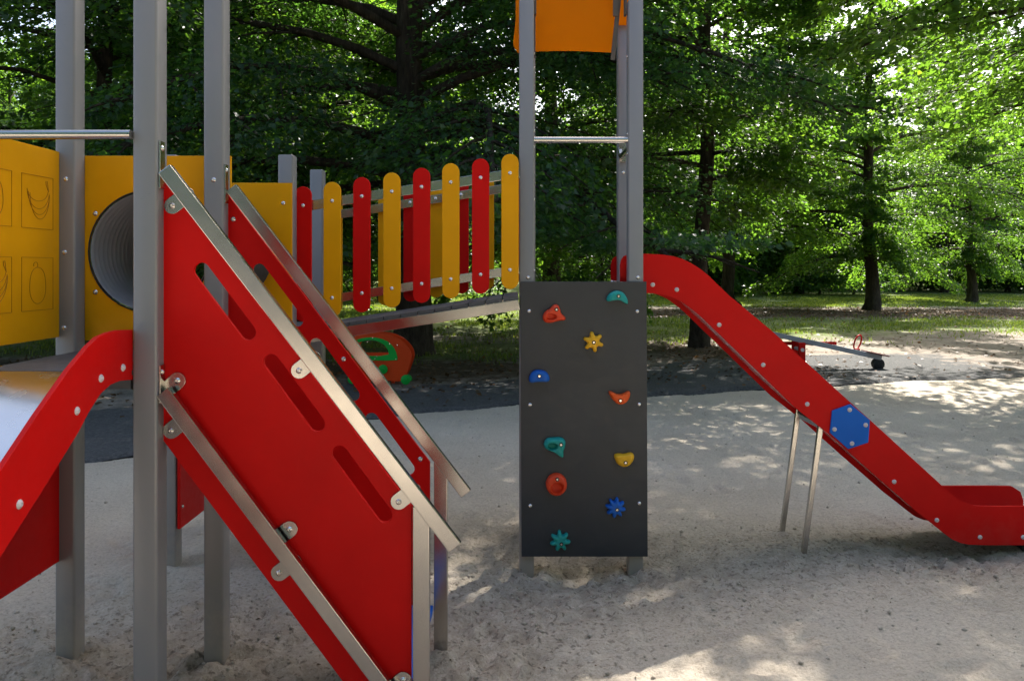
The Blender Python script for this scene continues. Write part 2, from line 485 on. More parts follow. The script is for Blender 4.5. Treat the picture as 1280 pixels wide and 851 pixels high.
grassL = left * band(GY, 15.2 + wv * 3, 19.6 + wv * 3, .5) + left * band(GY, 21.6 + wv * 3, 80, .5)
right = 1 - left
grassR = right * (band(GY, 20.5 + wv * 6, 27.5, .9) * .85 + band(GY, 35.5, 200, .8))
grass = np.clip(np.where(d > 0, grassL + grassR, 0), 0, 1)
grass = np.where((GY < 0) | (GX < -14), np.clip(.5 + (np.abs(GX) > 12) * .4, 0, 1), grass)
litter = left * band(GY, 11.9, 15.0, .5) * .85 + right * band(GY, 27.5, 33.5, .6) * .95 + right * band(GY, 12.6, 19, 1.2) * .35 * (GX < 6) + .8 * np.exp(-((GX - 4.4) ** 2 + (GY - 17.0) ** 2) / 3.5)
litter = np.clip(litter, 0, 1)
gi = np.arange(GX.size).reshape(GX.shape)
GF = np.stack([gi[:-1, :-1], gi[:-1, 1:], gi[1:, 1:], gi[1:, :-1]], -1).reshape(-1, 4)
GV = np.stack([GX, GY, GH], -1).reshape(-1, 3)
gr = np_mesh('ground', GV, GF, M['ground'], attr={'slate_shade': ('POINT', slate_shade.ravel()), 'grass': ('POINT', grass.ravel()), 'litter': ('POINT', litter.ravel())}, smooth=True)
tag(gr, kind='structure')
# dark liner edge between sand and ground
bm = bmesh.new(); prev = None
for x in np.arange(-9, 10.4, .12):
    y = float(edgeY(x)); z = .012 + .010 * math.sin(x * 1.7) + .006 * math.sin(x * 5.3)
    if abs(math.sin(x * .9 + .6)) < .35: z -= .02
    q = [bm.verts.new((x, y - .004, -.1)), bm.verts.new((x, y - .004, z)), bm.verts.new((x, y + .03, z - .002)), bm.verts.new((x, y + .03, -.1))]
    if prev:
        for i in range(3): bm.faces.new((prev[i], prev[i+1], q[i+1], q[i]))
    prev = q
tag(obj('sandpit_liner', bm, M['rubber']), 'thin dark rubber edging running between the sand and the dark ground', 'edging')

# ------------------------------------------------------------------ the play structure
P = thing('playground_climber', 'red, yellow and grey climbing structure with slides, stairs, bridge and climbing wall on the sand', 'climbing frame')

# ---- posts
bm = box(-.045, .045, -.045, .045, 0, 1); 
def post(cx, cy, z0, z1, bolts=(), label=None):
    bm = bmesh.new()
    r = .010; seg = 3; pts = []
    for sx, sy, a0 in ((1, 1, 0), (-1, 1, 90), (-1, -1, 180), (1, -1, 270)):
        pts += [(sx * (.045 - r) + r * math.cos(R(a0 + 90 * i / seg)), sy * (.045 - r) + r * math.sin(R(a0 + 90 * i / seg))) for i in range(seg + 1)]
    lo = [bm.verts.new((cx + a, cy + b, z0)) for a, b in pts]; hi = [bm.verts.new((cx + a, cy + b, z1 - .006)) for a, b in pts]
    top = [bm.verts.new((cx + a * .9, cy + b * .9, z1)) for a, b in pts]
    k = len(pts)
    for i in range(k):
        j = (i + 1) % k
        bm.faces.new((lo[i], lo[j], hi[j], hi[i])); bm.faces.new((hi[i], hi[j], top[j], top[i]))
    bm.faces.new(top)
    return obj('post', bm, M['post'], P, auto=40)

pA = post(-1.345, 2.915, -.4, 3.6)      # near, stair side
pB = post(-1.345, 3.575, -.4, 3.6)
pC = post(-2.014, 3.575, -.4, 3.6)
pD = post(-2.014, 2.915, -.4, 3.6)
pE = post(-2.017, 4.645, -.4, 2.43)     # second platform
pF = post(-1.330, 4.645, -.4, 2.43)
pG = post(-1.344, 5.425, -.4, 2.44)
pH = post(-2.017, 5.425, -.4, 2.44)
pI = post(.0885, 4.775, -.4, 3.385)     # tower
pJ = post(.7480, 4.775, -.4, 3.385)
pK = post(.110, 5.265, -.4, 3.385)
pL = post(.752, 5.265, -.4, 3.385)

# ---- bolts: a small domed head on a washer, shared mesh
def bolt_mesh(r, mat):
    bm = bmesh.new(); seg = 10; rings = []
    for rr, h in ((1.35, 0), (1.35, .18), (1.0, .22), (.85, .6), (.45, .8), (.3, .55)):
        rings.append([bm.verts.new((r * rr * math.cos(2*math.pi*k/seg), -r * h, r * rr * math.sin(2*math.pi*k/seg))) for k in range(seg)])
    for a, b in zip(rings, rings[1:]):
        for k in range(seg): bm.faces.new((a[k], a[(k+1) % seg], b[(k+1) % seg], b[k]))
    bm.faces.new(rings[-1])
    bmesh.ops.recalc_face_normals(bm, faces=bm.faces[:])
    me = bpy.data.meshes.new('bolt'); bm.to_mesh(me); bm.free(); me.materials.append(mat)
    me.polygons.foreach_set('use_smooth', [True] * len(me.polygons)); return me
BOLT = bolt_mesh(.0085, M['bolt']); CAP = bolt_mesh(.0105, M['white_cap'])
def bolt(parent, loc, me=None, face='-Y'):
    o = bpy.data.objects.new('bolt', me or BOLT); o.location = loc
    if face == '+X': o.rotation_euler = (0, 0, R(90))
    if face == '-X': o.rotation_euler = (0, 0, R(-90))
    return link(o, parent)
for (bx, by) in ((267, 225),): bolt(pB, (px(bx, by, 3.53)[0], 3.53, px(bx, by, 3.53)[1]))
for (bx, by) in ((82, 224), (80.5, 315.5), (80, 410)): bolt(pC, (px(bx, by, 3.53)[0], 3.53, px(bx, by, 3.53)[1]))
bolt(pI, (px(660, 347, 4.73)[0], 4.73, px(660, 347, 4.73)[1])); bolt(pJ, (px(797.5, 347, 4.73)[0], 4.73, px(797.5, 347, 4.73)[1]))
for z in (3.07, 2.98, 2.60, 2.50, 2.18, 1.75): bolt(pI, (.1335, 4.775, z), None, '+X')
for z in (3.05, 2.58, 2.46): bolt(pJ, (.703, 4.775, z), None, '-X')
for z in (2.9, 2.25): bolt(pJ, (.793, 4.775, z), None, '+X')
bolt(pL, (.742, 5.22, 2.40))

# ---- platforms
def platform(x0, x1, y0, y1, z, name='platform'):
    bm = bmesh.new()
    b_box(bm, x0, x1, y0, y1, z - .018, z)
    b_box(bm, x0 + .01, x1 - .01, y0 + .01, y0 + .04, z - .07, z - .019)
    b_box(bm, x0 + .01, x1 - .01, y1 - .04, y1 - .01, z - .07, z - .019)
    b_box(bm, x0 + .01, x0 + .04, y0 + .041, y1 - .041, z - .07, z - .019)
    b_box(bm, x1 - .04, x1 - .01, y0 + .041, y1 - .041, z - .07, z - .019)
    return obj(name, bm, M['deck'], P, bevel=.002)
M['deck'] = plastic('grey_deck_sheet', (.075, .08, .09), .45, .12, 1.0, .1, .5)
platform(-1.965, -1.392, 2.872, 3.62, 1.39)
platform(-1.94, -1.377, 4.60, 5.47, 1.39)
platform(.137, .700, 4.735, 5.31, 1.60)

# ---- fruit panel (left side of first platform)
def fruit_panel():
    y0, y1, z0, z1 = 2.965, 3.527, 1.455, 2.287
    pn = plate([(y0, z0), (y1, z0), (y1, z1), (y0, z1)], [], .018, YZ(-2.045), 'side_panel', M['yellow'], P)
    pn['label'] = 'yellow panel engraved with squares of fruit'
    Xf = -2.0350
    def groove(pts, closed=True, r=0.0012):
        bm = bmesh.new()
        q = [(Xf, a, b) for a, b in pts]
        if closed: q.append(q[0])
        b_tube(bm, q, r, 5, False); return bm
    for yc0 in (3.254, 2.967):
        for zt in (2.160, 1.810):
            a, b = yc0, yc0 + .222
            obj('engraved_square', groove([(a, zt - .226), (b, zt - .226), (b, zt), (a, zt)]), M['groove'], pn)
    # bananas
    def arcq(cy, cz, rx, rz, a0, a1, n=14): return [(cy + rx * math.cos(R(a0 + (a1 - a0) * i / n)), cz + rz * math.sin(R(a0 + (a1 - a0) * i / n))) for i in range(n + 1)]
    for yc, zc in ((3.365, 2.047), (3.078, 1.697)):
        bm = bmesh.new()
        for dx, dz, rx, rz in ((-.0, .055, .075, .05), (.005, .05, .078, .078), (.01, .045, .076, .098), (.015, .04, .070, .112)):
            b_tube(bm, [(Xf, yc + dx + a - 0, zc + dz + b) for a, b in arcq(0, 0, rx, rz, 182, 360 - 5)], 0.0012, 5, False)
        b_tube(bm, [(Xf, yc + .075, zc + .055), (Xf, yc + .06, zc + .08), (Xf, yc + .058, zc + .095), (Xf, yc + .068, zc + .097), (Xf, yc + .078, zc + .05)], 0.0012, 5, False)
        obj('engraved_bananas', bm, M['groove'], pn)
    for yc, zc in ((3.365, 1.690), (3.078, 2.045)):
        bm = bmesh.new()
        b_tube(bm, [(Xf, yc + a, zc + b) for a, b in [(.062 * math.cos(t) * (1 - .08 * math.cos(2*t)), .078 * math.sin(t) - .008 * abs(math.cos(t * 1.0)) ** 9) for t in np.linspace(0, 2*math.pi, 26)]], 0.0012, 5, False)
        b_tube(bm, [(Xf, yc - .015 + .015 * math.cos(t), zc + .088 + .013 * math.sin(t)) for t in np.linspace(-1.5, 3.6, 8)], 0.0012, 5, False)
        obj('engraved_fruit', bm, M['groove'], pn)
fruit_panel()

# ---- tunnel between platforms, with its two yellow panels
TX, TZ, TR = -1.675, 1.842, .280
def circ(cx, cy, r, n=40): return [(cx + r * math.cos(2*math.pi*i/n), cy + r * math.sin(2*math.pi*i/n)) for i in range(n)]
p1 = plate([(-2.055, 1.43), (-1.30, 1.43), (-1.30, 2.283), (-2.055, 2.283)], [circ(TX, TZ, TR + .004)], .018, XZ(3.631), 'tunnel_panel', M['yellow'], P)
for bx, by in ((119, 267), (119, 365)): bolt(p1, (px(bx, by, 3.62)[0], 3.621, px(bx, by, 3.62)[1]))
p2 = plate([(-2.0, 1.458), (px(365, 300, 4.585)[0], 1.458), (px(365, 300, 4.585)[0], 2.262), (-2.0, 2.262)], [circ(TX + .01, TZ, TR - .02)], .018, XZ(4.588), 'tunnel_panel', M['yellow'], P)
bolt(p2, (px(354, 254, 4.578)[0], 4.578, px(354, 254, 4.578)[1]))
bm = bmesh.new(); seg = 48; rings = []
prof = []
ny = 24
for i in range(ny * 3 + 1):
    y = 3.624 + (4.578 - 3.624) * i / (ny * 3)
    prof.append((y, TR - .009 + .0025 * math.cos(2 * math.pi * i / 3)))
for y, r in prof: rings.append([bm.verts.new((TX + r * math.cos(2*math.pi*k/seg), y, TZ + r * math.sin(2*math.pi*k/seg))) for k in range(seg)])
for a, b in zip(rings, rings[1:]):
    for k in range(seg): bm.faces.new((a[k], a[(k+1) % seg], b[(k+1) % seg], b[k]))
tun = obj('tunnel', bm, M['grey_tube'], P, smooth=True)
bm = bmesh.new(); rings = []
for i in range(ny * 2 + 1):
    y = 3.645 + (4.572 - 3.645) * i / (ny * 2); r = TR + (.004 if i % 2 else -.010)
    rings.append([bm.verts.new((TX + r * math.cos(2*math.pi*k/seg), y, TZ + r * math.sin(2*math.pi*k/seg))) for k in range(seg)])
for a, b in zip(rings, rings[1:]):
    for k in range(seg): bm.faces.new((a[k], a[(k+1) % seg], b[(k+1) % seg], b[k]))
obj('tunnel_ribs', bm, M['dark_tube'], tun)
bm = bmesh.new()   # dark gasket ring round the opening
for a, b in zip(circ(TX, TZ, TR + .001, 48), circ(TX, TZ, TR + .001, 48)[1:] + circ(TX, TZ, TR + .001, 48)[:1]): pass
b_tube(bm, [(x, 3.6205, z) for x, z in circ(TX, TZ, TR, 48) + circ(TX, TZ, TR, 48)[:1]], .0035, 6, False)
obj('gasket', bm, M['rubber'], tun, smooth=True)

# ---- dark red lower panels
plate([(2.965, .447), (3.527, .447), (3.527, 1.18), (2.965, 1.18)], [], .018, YZ(-2.045), 'lower_panel', M['red'], P)
lp = plate([(4.60, .235), (5.40, .235), (5.40, 1.26), (4.60, 1.26)], [], .018, YZ(-1.955), 'lower_panel', M['red'], P)
bm = bmesh.new()
for r_, nn in ((0, 4), (1, 3), (2, 2), (3, 1)):
    for k in range(nn):
        cy = 4.86 + (k - nn / 2) * .05; cz = .60 - r_ * .045
        b_tube(bm, [(-1.946, cy, cz), (-1.940, cy, cz)], .026, 12)
obj('grape_picture', bm, plastic('purple_print', (.06, .01, .05), .5), lp)
bm = box(-1.946, -1.941, 4.69, 4.76, .56, .95)
obj('window_strip', bm, plastic('grey_print', (.35, .36, .38), .5), lp)
bolt(lp, (-1.945, 4.63, .36), None, '+X')

# ---- grab bar over the first slide, bars on the tower
bm = bmesh.new(); z = px(0, 169, 2.87)[1]; b_tube(bm, [(-1.97, 2.86, z), (-1.389, 2.86, z)], .0178, 16)
obj('grab_bar', bm, M['steel'], P, auto=50)
bm = bmesh.new(); z = px(0, 175.2, 4.76)[1]; b_tube(bm, [(.133, 4.76, z), (.703, 4.76, z)], .0195, 14)
obj('grab_bar', bm, M['steel'], P, auto=50)
bm = bmesh.new(); b_tube(bm, [(.722, 5.23, 2.56), (.722, 5.205, 2.515), (.722, 5.17, 2.50), (.722, 4.82, 2.50)], .0175, 12)
b_bar(bm, (.735, 5.214, 2.61), (.735, 5.214, 2.47), .045, .012, (0, 1, 0))
obj('side_grab_bar', bm, M['steel'], P, auto=50)

# ---- climbing wall
cw = plate([(px(650.5, 352, 4.715)[0], px(0, 352, 4.715)[1]), (px(808, 352, 4.715)[0], px(0, 352, 4.715)[1]), (px(809.5, 695, 4.715)[0], px(0, 695, 4.715)[1]), (px(652, 695, 4.715)[0], px(0, 695, 4.715)[1])][::-1], [], .018, XZ(4.719), 'climbing_wall', M['wall_panel'], P, bevel=.0015)
YW = 4.7098
for bx, by in ((661.5, 389), (796.6, 389.4), (662.6, 506), (799, 505.5), (663, 632), (799.2, 629)):
    X_, Z_ = px(bx, by, YW); bolt(cw, (X_, YW, Z_))
def hold(pts, off, mat, bxy, t=.045, pocket=None, scale=4.255, it=2):
    P2 = [px(off[0] + a / scale, off[1] + b / scale, YW) for a, b in pts]
    P2 = smooth_poly(P2, it)
    cx = sum(p[0] for p in P2) / len(P2); cz = sum(p[1] for p in P2) / len(P2)
    bm = bmesh.new()
    rings = []
    prof = [(1.0, 0), (1.0, .35), (.95, .65), (.86, .86), (.70, .97)]
    for s, h in prof: rings.append([bm.verts.new((cx + (a - cx) * s, YW - h * t, cz + (b - cz) * s)) for a, b in P2])
    if pocket:
        qx, qz = px(off[0] + pocket[0] / scale, off[1] + pocket[1] / scale, YW); sx, sz = pocket[2] / scale * YW / FOC, pocket[3] / scale * YW / FOC
        m = len(P2)
        # pocket ring points matched by angle
        ang = [math.atan2(b - cz, a - cx) for a, b in P2]
        for k, h in ((1.0, .93), (.88, .4), (.6, .22)):
            rings.append([bm.verts.new((qx + sx * k * math.cos(t_), YW - h * t, qz + sz * k * math.sin(t_))) for t_ in ang])
    else:
        for s, h in ((.4, 1.0), (.1, .99)): rings.append([bm.verts.new((cx + (a - cx) * s, YW - h * t, cz + (b - cz) * s)) for a, b in P2])
    m = len(P2)
    for a, b in zip(rings, rings[1:]):
        for k in range(m):
            try: bm.faces.new((a[k], a[(k+1) % m], b[(k+1) % m], b[k]))
            except ValueError: pass
    bm.faces.new(rings[-1])
    X_, Z_ = px(off[0] + bxy[0] / scale, off[1] + bxy[1] / scale, YW)
    o = obj('climbing_hold', bm, mat, cw, auto=50)
    bm = bmesh.new(); b_tube(bm, [(X_, YW - t * .7, Z_), (X_, YW - t * 1.03, Z_)], .0115, 12); obj('bolt_recess_shade', bm, M['rubber'], cw)  # black disc stands in for shade in the bolt recess
    bm = bmesh.new(); b_tube(bm, [(X_, YW - t * .9, Z_), (X_, YW - t * 1.09, Z_)], .0065, 10); obj('bolt', bm, M['bolt'], cw)
    return o
def gear(cx, cy, r1, r0, n, a0=90):
    pts = []
    for k in range(n):
        a = a0 + 360 * k / n; w_ = 360 / n
        for f, rr in ((-.30, r0), (-.17, r1 * .93), (.0, r1), (.17, r1 * .93), (.30, r0), (.5, r0 * .9)):
            pts.append((cx + rr * math.cos(R(a + f * w_)), cy - rr * math.sin(R(a + f * w_))))
    return pts
A_, B_ = (630, 340), (630, 530)
hs = []
hs.append((hold([(203,235),(218,208),(245,195),(260,173),(285,170),(298,195),(302,220),(328,240),(324,257),(295,257),(240,272),(210,264)], A_, M['hold_red'], (277, 197), .05, (246, 236, 34, 17)), 'red rounded hold with a finger pocket'))
hs.append((hold([(541,143),(558,113),(595,96),(632,106),(655,140),(658,172),(640,165),(612,147),(575,151),(548,158)], A_, M['hold_teal'], (604, 127)), 'teal crescent hold'))
hs.append((hold(gear(474, 370, 56, 36, 6, 100), A_, M['hold_yellow'], (474, 371), .04, None, 4.255, 1), 'yellow star-shaped hold'))
hs.append((hold([(131,577),(135,545),(160,521),(190,518),(224,526),(243,555),(240,583),(200,580),(165,582),(145,588)], A_, M['hold_blue'], (187, 548)), 'blue half-moon hold'))
hs.append((hold([(551,634),(568,631),(600,649),(630,647),(660,628),(672,640),(662,676),(637,700),(603,702),(573,674)], A_, M['hold_orange'], (614, 677)), 'orange crescent hold'))
hs.append((hold([(211,95),(228,70),(262,70),(300,66),(328,83),(324,120),(314,140),(316,175),(300,171),(270,147),(230,133),(211,117)], B_, M['hold_teal'], (301, 99), .05, (256, 110, 30, 20)), 'teal hooked hold with a finger pocket'))
hs.append((hold([(583,160),(605,153),(640,158),(670,146),(692,158),(687,190),(662,217),(635,225),(603,212),(588,186)], B_, M['hold_yellow'], (641, 195)), 'yellow crescent hold'))
hs.append((hold([(278 + 57*math.cos(t), 316 + 60*math.sin(t)) for t in np.linspace(0, 2*math.pi, 15)[:-1]], B_, M['hold_red'], (281, 280), .055, (281, 328, 36, 32)), 'round red hold with a wide pocket'))
hs.append((hold(gear(592, 440, 55, 38, 8, 80), B_, M['hold_blue'], (597, 444), .04, None, 4.255, 1), 'blue cog-shaped hold'))
hs.append((hold(gear(298, 615, 56, 36, 7, 95), B_, M['hold_teal'], (303, 625), .04, None, 4.255, 1), 'teal cog-shaped hold'))
for o, l in hs: o['label'] = l

# ---- tower roof plates
def roof_sheet(pts, fr, bulge, mat, name='roof_panel'):
    return plate(pts, [], .012, fr, name, mat, P)
zb = px(0, 67, 4.88)[1]
xl, xr = px(641, 0, 4.88)[0], px(768, 0, 4.88)[0]
bm = bmesh.new(); cols = 16; rows = 30; grid = []
for j in range(rows + 1):
    row = []
    f = j / rows
    for i in range(cols + 1):
        u = i / cols
        x = xl + (xr - xl) * u
        z = zb + f * .62 + .012 * math.sin(math.pi * u)
        side = max(0, 1 - u / .12)
        x += side * (.032 * math.exp(-(f / .045) ** 2) + .018 * (.5 - .5 * math.cos(math.pi * min(1, f / .4))))
        y = 4.86 + .10 * f ** 1.5 - .05 * (1 - (2*u-1)**2) * 0
        row.append((x, y, z))
    grid.append(row)
va = [[bm.verts.new(p) for p in r] for r in grid]; vb = [[bm.verts.new((p[0], p[1] + .012, p[2])) for p in r] for r in grid]
for j in range(rows):
    for i in range(cols):
        bm.faces.new((va[j][i], va[j][i+1], va[j+1][i+1], va[j+1][i])); bm.faces.new((vb[j][i+1], vb[j][i], vb[j+1][i], vb[j+1][i+1]))
for j in range(rows):
    bm.faces.new((va[j][0], va[j+1][0], vb[j+1][0], vb[j][0])); bm.faces.new((va[j+1][cols], va[j][cols], vb[j][cols], vb[j+1][cols]))
for i in range(cols):
    bm.faces.new((va[0][i+1], va[0][i], vb[0][i], vb[0][i+1])); bm.faces.new((va[rows][i], va[rows][i+1], vb[rows][i+1], vb[rows][i]))
roof = obj('roof_panel', bm, M['roof'], P, auto=50)
plate([(.62, 3.375), (.79, 3.375), (.79, 3.9), (.70, 3.6)], [], .012, XZ(5.205), 'roof_panel', M['roof'], P)
bm = bmesh.new()
xm = px(766, 0, 4.85)[0]
b_bar(bm, (xm, 4.852, 3.05), (xm + .055, 4.852, 3.60), .028, .006, (0, 1, 0))
M['brown'] = plastic('brown_steel', (.10, .085, .075), .5)
obj('roof_bracket', bm, M['brown'], P, bevel=.001)
for A_b, B_b, w_b, h_b, u_b in (((.142, 4.80, 3.31), (.142, 4.80, 3.6), .06, .012, (1, 0, 0)), ((.694, 4.80, 3.31), (.694, 4.80, 3.6), .06, .012, (1, 0, 0)),
                                ((.640, 4.845, 3.32), (.640, 4.845, 3.6), .03, .02, (0, 1, 0)), ((.1395, 4.80, 3.05), (.1395, 4.80, 3.30), .02, .008, (1, 0, 0))):
    bm = bmesh.new(); b_bar(bm, A_b, B_b, w_b, h_b, u_b); obj('roof_bracket', bm, M['brown'], P, bevel=.001)

# ---- bridge: deck with side beams, planks, rails, pickets
YN, YFAR = 4.70, 5.53
slope = math.tan(R(8.9))
def zl(X, z_at0): return z_at0 + slope * X          # height along the bridge
x0, x1 = -1.285, .044
def beam(yc, w_, h_, zc0, name, parent, mat=None, xa=x0, xb=x1):
    bm = bmesh.new(); b_bar(bm, (xa, yc, zl(xa, zc0)), (xb, yc, zl(xb, zc0)), w_, h_)
    return obj(name, bm, mat or M['steel'], parent, bevel=.002)
zdk = px(0, 381, 4.70)[1] - slope * .04
br = beam(4.715, .03, .062, zdk, 'bridge', P)
beam(5.50, .03, .062, zdk, 'side_beam', br)
npl = 13
bm0 = None
for i in range(npl):
    xc = x0 + (x1 - x0) * (i + .5) / npl
    bm = bmesh.new(); wd = (x1 - x0) / npl * .93
    b_bar(bm, (-wd/2, 0, -slope * wd/2), (wd/2, 0, slope * wd/2), .79, .022)
    if bm0 is None:
        bm0 = obj('deck_plank', bm, M['deck'], br, bevel=.002); bm0.location = (xc, 5.108, zl(xc, zdk) + .044); pl0 = bm0
    else:
        bm.free(); copyto(pl0, (xc, 5.108, zl(xc, zdk) + .044), br)
zu = px(0, 219.5, 4.722)[1] - slope * (627 - 640) * 4.722 / FOC
zlw = px(0, 340.3, 4.722)[1] - slope * (627 - 640) * 4.722 / FOC
for yc in (4.728, 5.507):
    beam(yc, .022, .058, zu, 'bridge_rail', br); beam(yc, .022, .052, zlw, 'bridge_rail', br)
def picket_mesh(mat):
    w_, h_ = .1035, .809
    out = arc(0, h_/2 - w_/2, w_/2, 0, 180, 12) + arc(0, -h_/2 + w_/2, w_/2, 180, 360, 12)
    o = plate(out, [], .016, XZ(0), 'picket', mat, br, bevel=.003); return o
pk = {'r': picket_mesh(M['red']), 'y': picket_mesh(M['yellow'])}
used = set()
def place_picket(c, loc):
    if c not in used: used.add(c); pk[c].location = loc; return pk[c]
    return copyto(pk[c], loc, br)
cols_ = 'ryryryry'
for i, (cx, cy) in enumerate(zip((379, 415.4, 452.4, 489.9, 527.1, 563.5, 600.8, 637.5), (0,)*8)):
    Yp = 4.702
    zc = (px(0, 361.4, Yp)[1] + px(0, 192.7, Yp)[1]) / 2
    xc = (cx - 640) * Yp / FOC; z_ = zc + slope * (xc - (637.5 - 640) * Yp / FOC)
    place_picket(cols_[i], (xc, Yp, z_))
    bolt(br, (xc, Yp - .008, z_ + .29)); bolt(br, (xc, Yp - .008, z_ - .29))
for k in range(-3, 6):
    cxp = 482 + 31.6 * k; Yp = 5.535; xc = (cxp - 640) * Yp / FOC
    if xc > .03: continue
    zc = (px(0, 361.4, 4.702)[1] + px(0, 192.7, 4.702)[1]) / 2 + slope * (xc + .012)
    place_picket('yr'[k % 2], (xc, Yp, zc - .0)) 
    bolt(br, (xc, 5.4955, zc + .29))
def picket_labels():
    pass

# ---- right slide
YS, YS2 = 4.85, 5.30
top = [(775.5, 352), (775.5, 331), (777, 325), (780, 320.5), (786, 318.5), (807.5, 317.7), (828, 318.8), (841, 320.8), (852, 324), (862.5, 329), (874, 336), (884, 344), (911, 370), (963, 413), (1036, 479.5), (1086.6, 525), (1130, 564.5), (1168, 599), (1180, 610.5), (1191, 620), (1203, 627.5), (1216, 631.5), (1230, 632.5), (1300, 632.5)]
end = [(1322, 633), (1333, 640), (1337, 652), (1336, 668), (1328, 677), (1312, 680)]
bot = [(1280, 680), (1235, 680), (1210.6, 679.3), (1201, 677.5), (1190, 673), (1178, 664), (1165, 653.5), (1148.6, 641), (1089, 589), (1061, 564), (1036, 541.5), (994, 509), (933, 449.7), (875, 394), (862, 383.5), (852, 376.5), (841, 371.5), (829, 367.5), (815, 366), (775.5, 366)]
def conv(pts, Y): return [px(a, b, Y) for a, b in pts]
out_r = conv(top + end + bot, YS)
def chute(name, centre, y0, y1, mat, parent, axis='x', lip=.03):
    """steel sheet swept along a centre line, with up-turned edges"""
    bm = bmesh.new(); rows_ = []
    for (a, z) in centre:
        row = []
        for yy, dz in ((y0, lip), (y0 + .006, .008), (y0 + .03, 0), (y1 - .03, 0), (y1 - .006, .008), (y1, lip)):
            row.append(bm.verts.new((a, yy, z + dz) if axis == 'x' else (yy, a, z + dz)))
        rows_.append(row)
    for r0, r1 in zip(rows_, rows_[1:]):
        for k in range(5): bm.faces.new((r0[k], r0[k+1], r1[k+1], r1[k]))
    me_o = obj(name, bm, mat, parent, auto=32)
    md = me_o.modifiers.new('solid', 'SOLIDIFY'); md.thickness = .003; md.offset = -1
    return me_o
cl = [(775, 358), (800, 357.5), (822, 358), (836, 361), (848, 366), (858, 372), (868, 380.5), (880, 392), (933, 443), (994, 502), (1036, 534.5), (1089, 581), (1148, 632), (1166, 648), (1180, 658.5), (1192, 666.5), (1204, 671), (1216, 673), (1240, 673.5), (1333, 673.5)]
cl = smooth_poly(cl, 1, False)
slide = chute('slide', conv(cl, YS), YS + .0095, YS2 - .0095, M['chute'], P)
slide['label'] = 'red slide running down to the right from the tower'
sp = plate(out_r, [], .018, XZ(YS), 'side_panel', M['red'], slide)
sp2 = copyto(sp, (0, YS2 - YS, 0), slide)
# hexagon plate
plate(conv([(1063, 504.8), (1087, 525), (1085, 552.7), (1060, 561), (1037, 540.6), (1040, 513)], YS - .016), [], .012, XZ(YS - .0163), 'hexagon_plate', M['blue'], slide)
for a, b in ((1062, 512), (1082, 531), (1043, 536.4), (1065, 554)):
    X_, Z_ = px(a, b, YS - .022); bolt(slide, (X_, YS - .0225, Z_), CAP)
for a, b in ((816, 356), (846, 362), (899, 406), (954, 456), (1009, 505), (1117.6, 601.8), (1171, 649.7), (1225, 671), (1279, 671), (1320, 668)):
    X_, Z_ = px(a, b, YS - .009); bolt(slide, (X_, YS - .0092, Z_), CAP)
def leg(a, b, Ya, Yb_, zz=.0):
    bm = bmesh.new(); A = px(*a, Ya); B = px(*b, Yb_)
    b_bar(bm, (A[0], Ya, A[1]), (B[0] + (B[0]-A[0]) * .12, Yb_ + (Yb_ - Ya) * .12, B[1] + (B[1]-A[1]) * .12), .030, .030, (0, 1, 0))
    return obj('support_leg', bm, M['steel'], slide, bevel=.004)
leg((1026, 528), (1003.5, 700), YS + .04, YS + .04)
leg((998.5, 506), (977, 668), YS2 - .04, YS2 - .04)
bm = bmesh.new()
A = px(998, 516, YS2 - .05); B = px(1027, 540, YS + .03)
b_bar(bm, (px(1012, 527, 5.07)[0], YS + .02, px(1012, 527, 5.07)[1] + .01), (px(1012, 527, 5.07)[0], YS2 - .02, px(1012, 527, 5.07)[1] + .01), .03, .03, (0, 0, 1))
obj('cross_bar', bm, M['steel'], slide, bevel=.003)
# foot under run-out
bm = bmesh.new(); b_box(bm, px(1282, 0, YS)[0], px(1312, 0, YS)[0], YS + .03, YS2 - .03, -.2, px(0, 679, YS)[1])
obj('run_out_foot', bm, M['rubber'], slide, bevel=.006)

# ---- left slide, coming towards the camera
XL, XL2 = -1.402, -1.985
def cyz(pts, X): 
    r = []
    for a, b in pts:
        Y_ = X * FOC / (a - 640.0); r.append((Y_, EYE - (b - 335.0) * Y_ / FOC))
    return r
topL = cyz([(163.5, 412), (145, 412.5), (132.5, 415.5), (120, 421), (107.5, 432.5), (95, 447.5), (82.5, 462.5), (42.5, 519), (0, 583)], XL)
botL = cyz([(0, 691), (50, 612.5), (95, 540), (107.5, 516), (122.5, 492.5), (135, 481), (147.5, 475.8), (163.5, 474.5)], XL)
# continue the slope past the frame to a run-out near the sand
def ext(p, q, zstop):
    dy, dz = q[0] - p[0], q[1] - p[1]; k = (zstop - q[1]) / dz; return (q[0] + dy * k, zstop)
t2 = ext(topL[-3], topL[-1], .42); b2 = ext(botL[2], botL[0], .17)
outL = topL + [t2, (t2[0] - .12, .36), (t2[0] - .28, .335), (t2[0] - .62, .33), (t2[0] - .70, .27), (t2[0] - .70, .16), (t2[0] - .62, .11), (b2[0] - .22, .11), (b2[0] - .1, .125), b2] + botL
slide2 = None
cenL = []
for (ya, za), (yb, zb_) in []: pass
cpts = cyz([(163.5, 455), (150, 455), (140, 457), (130, 461.5), (120, 469), (110, 480), (97, 497.5), (85, 515)], XL)
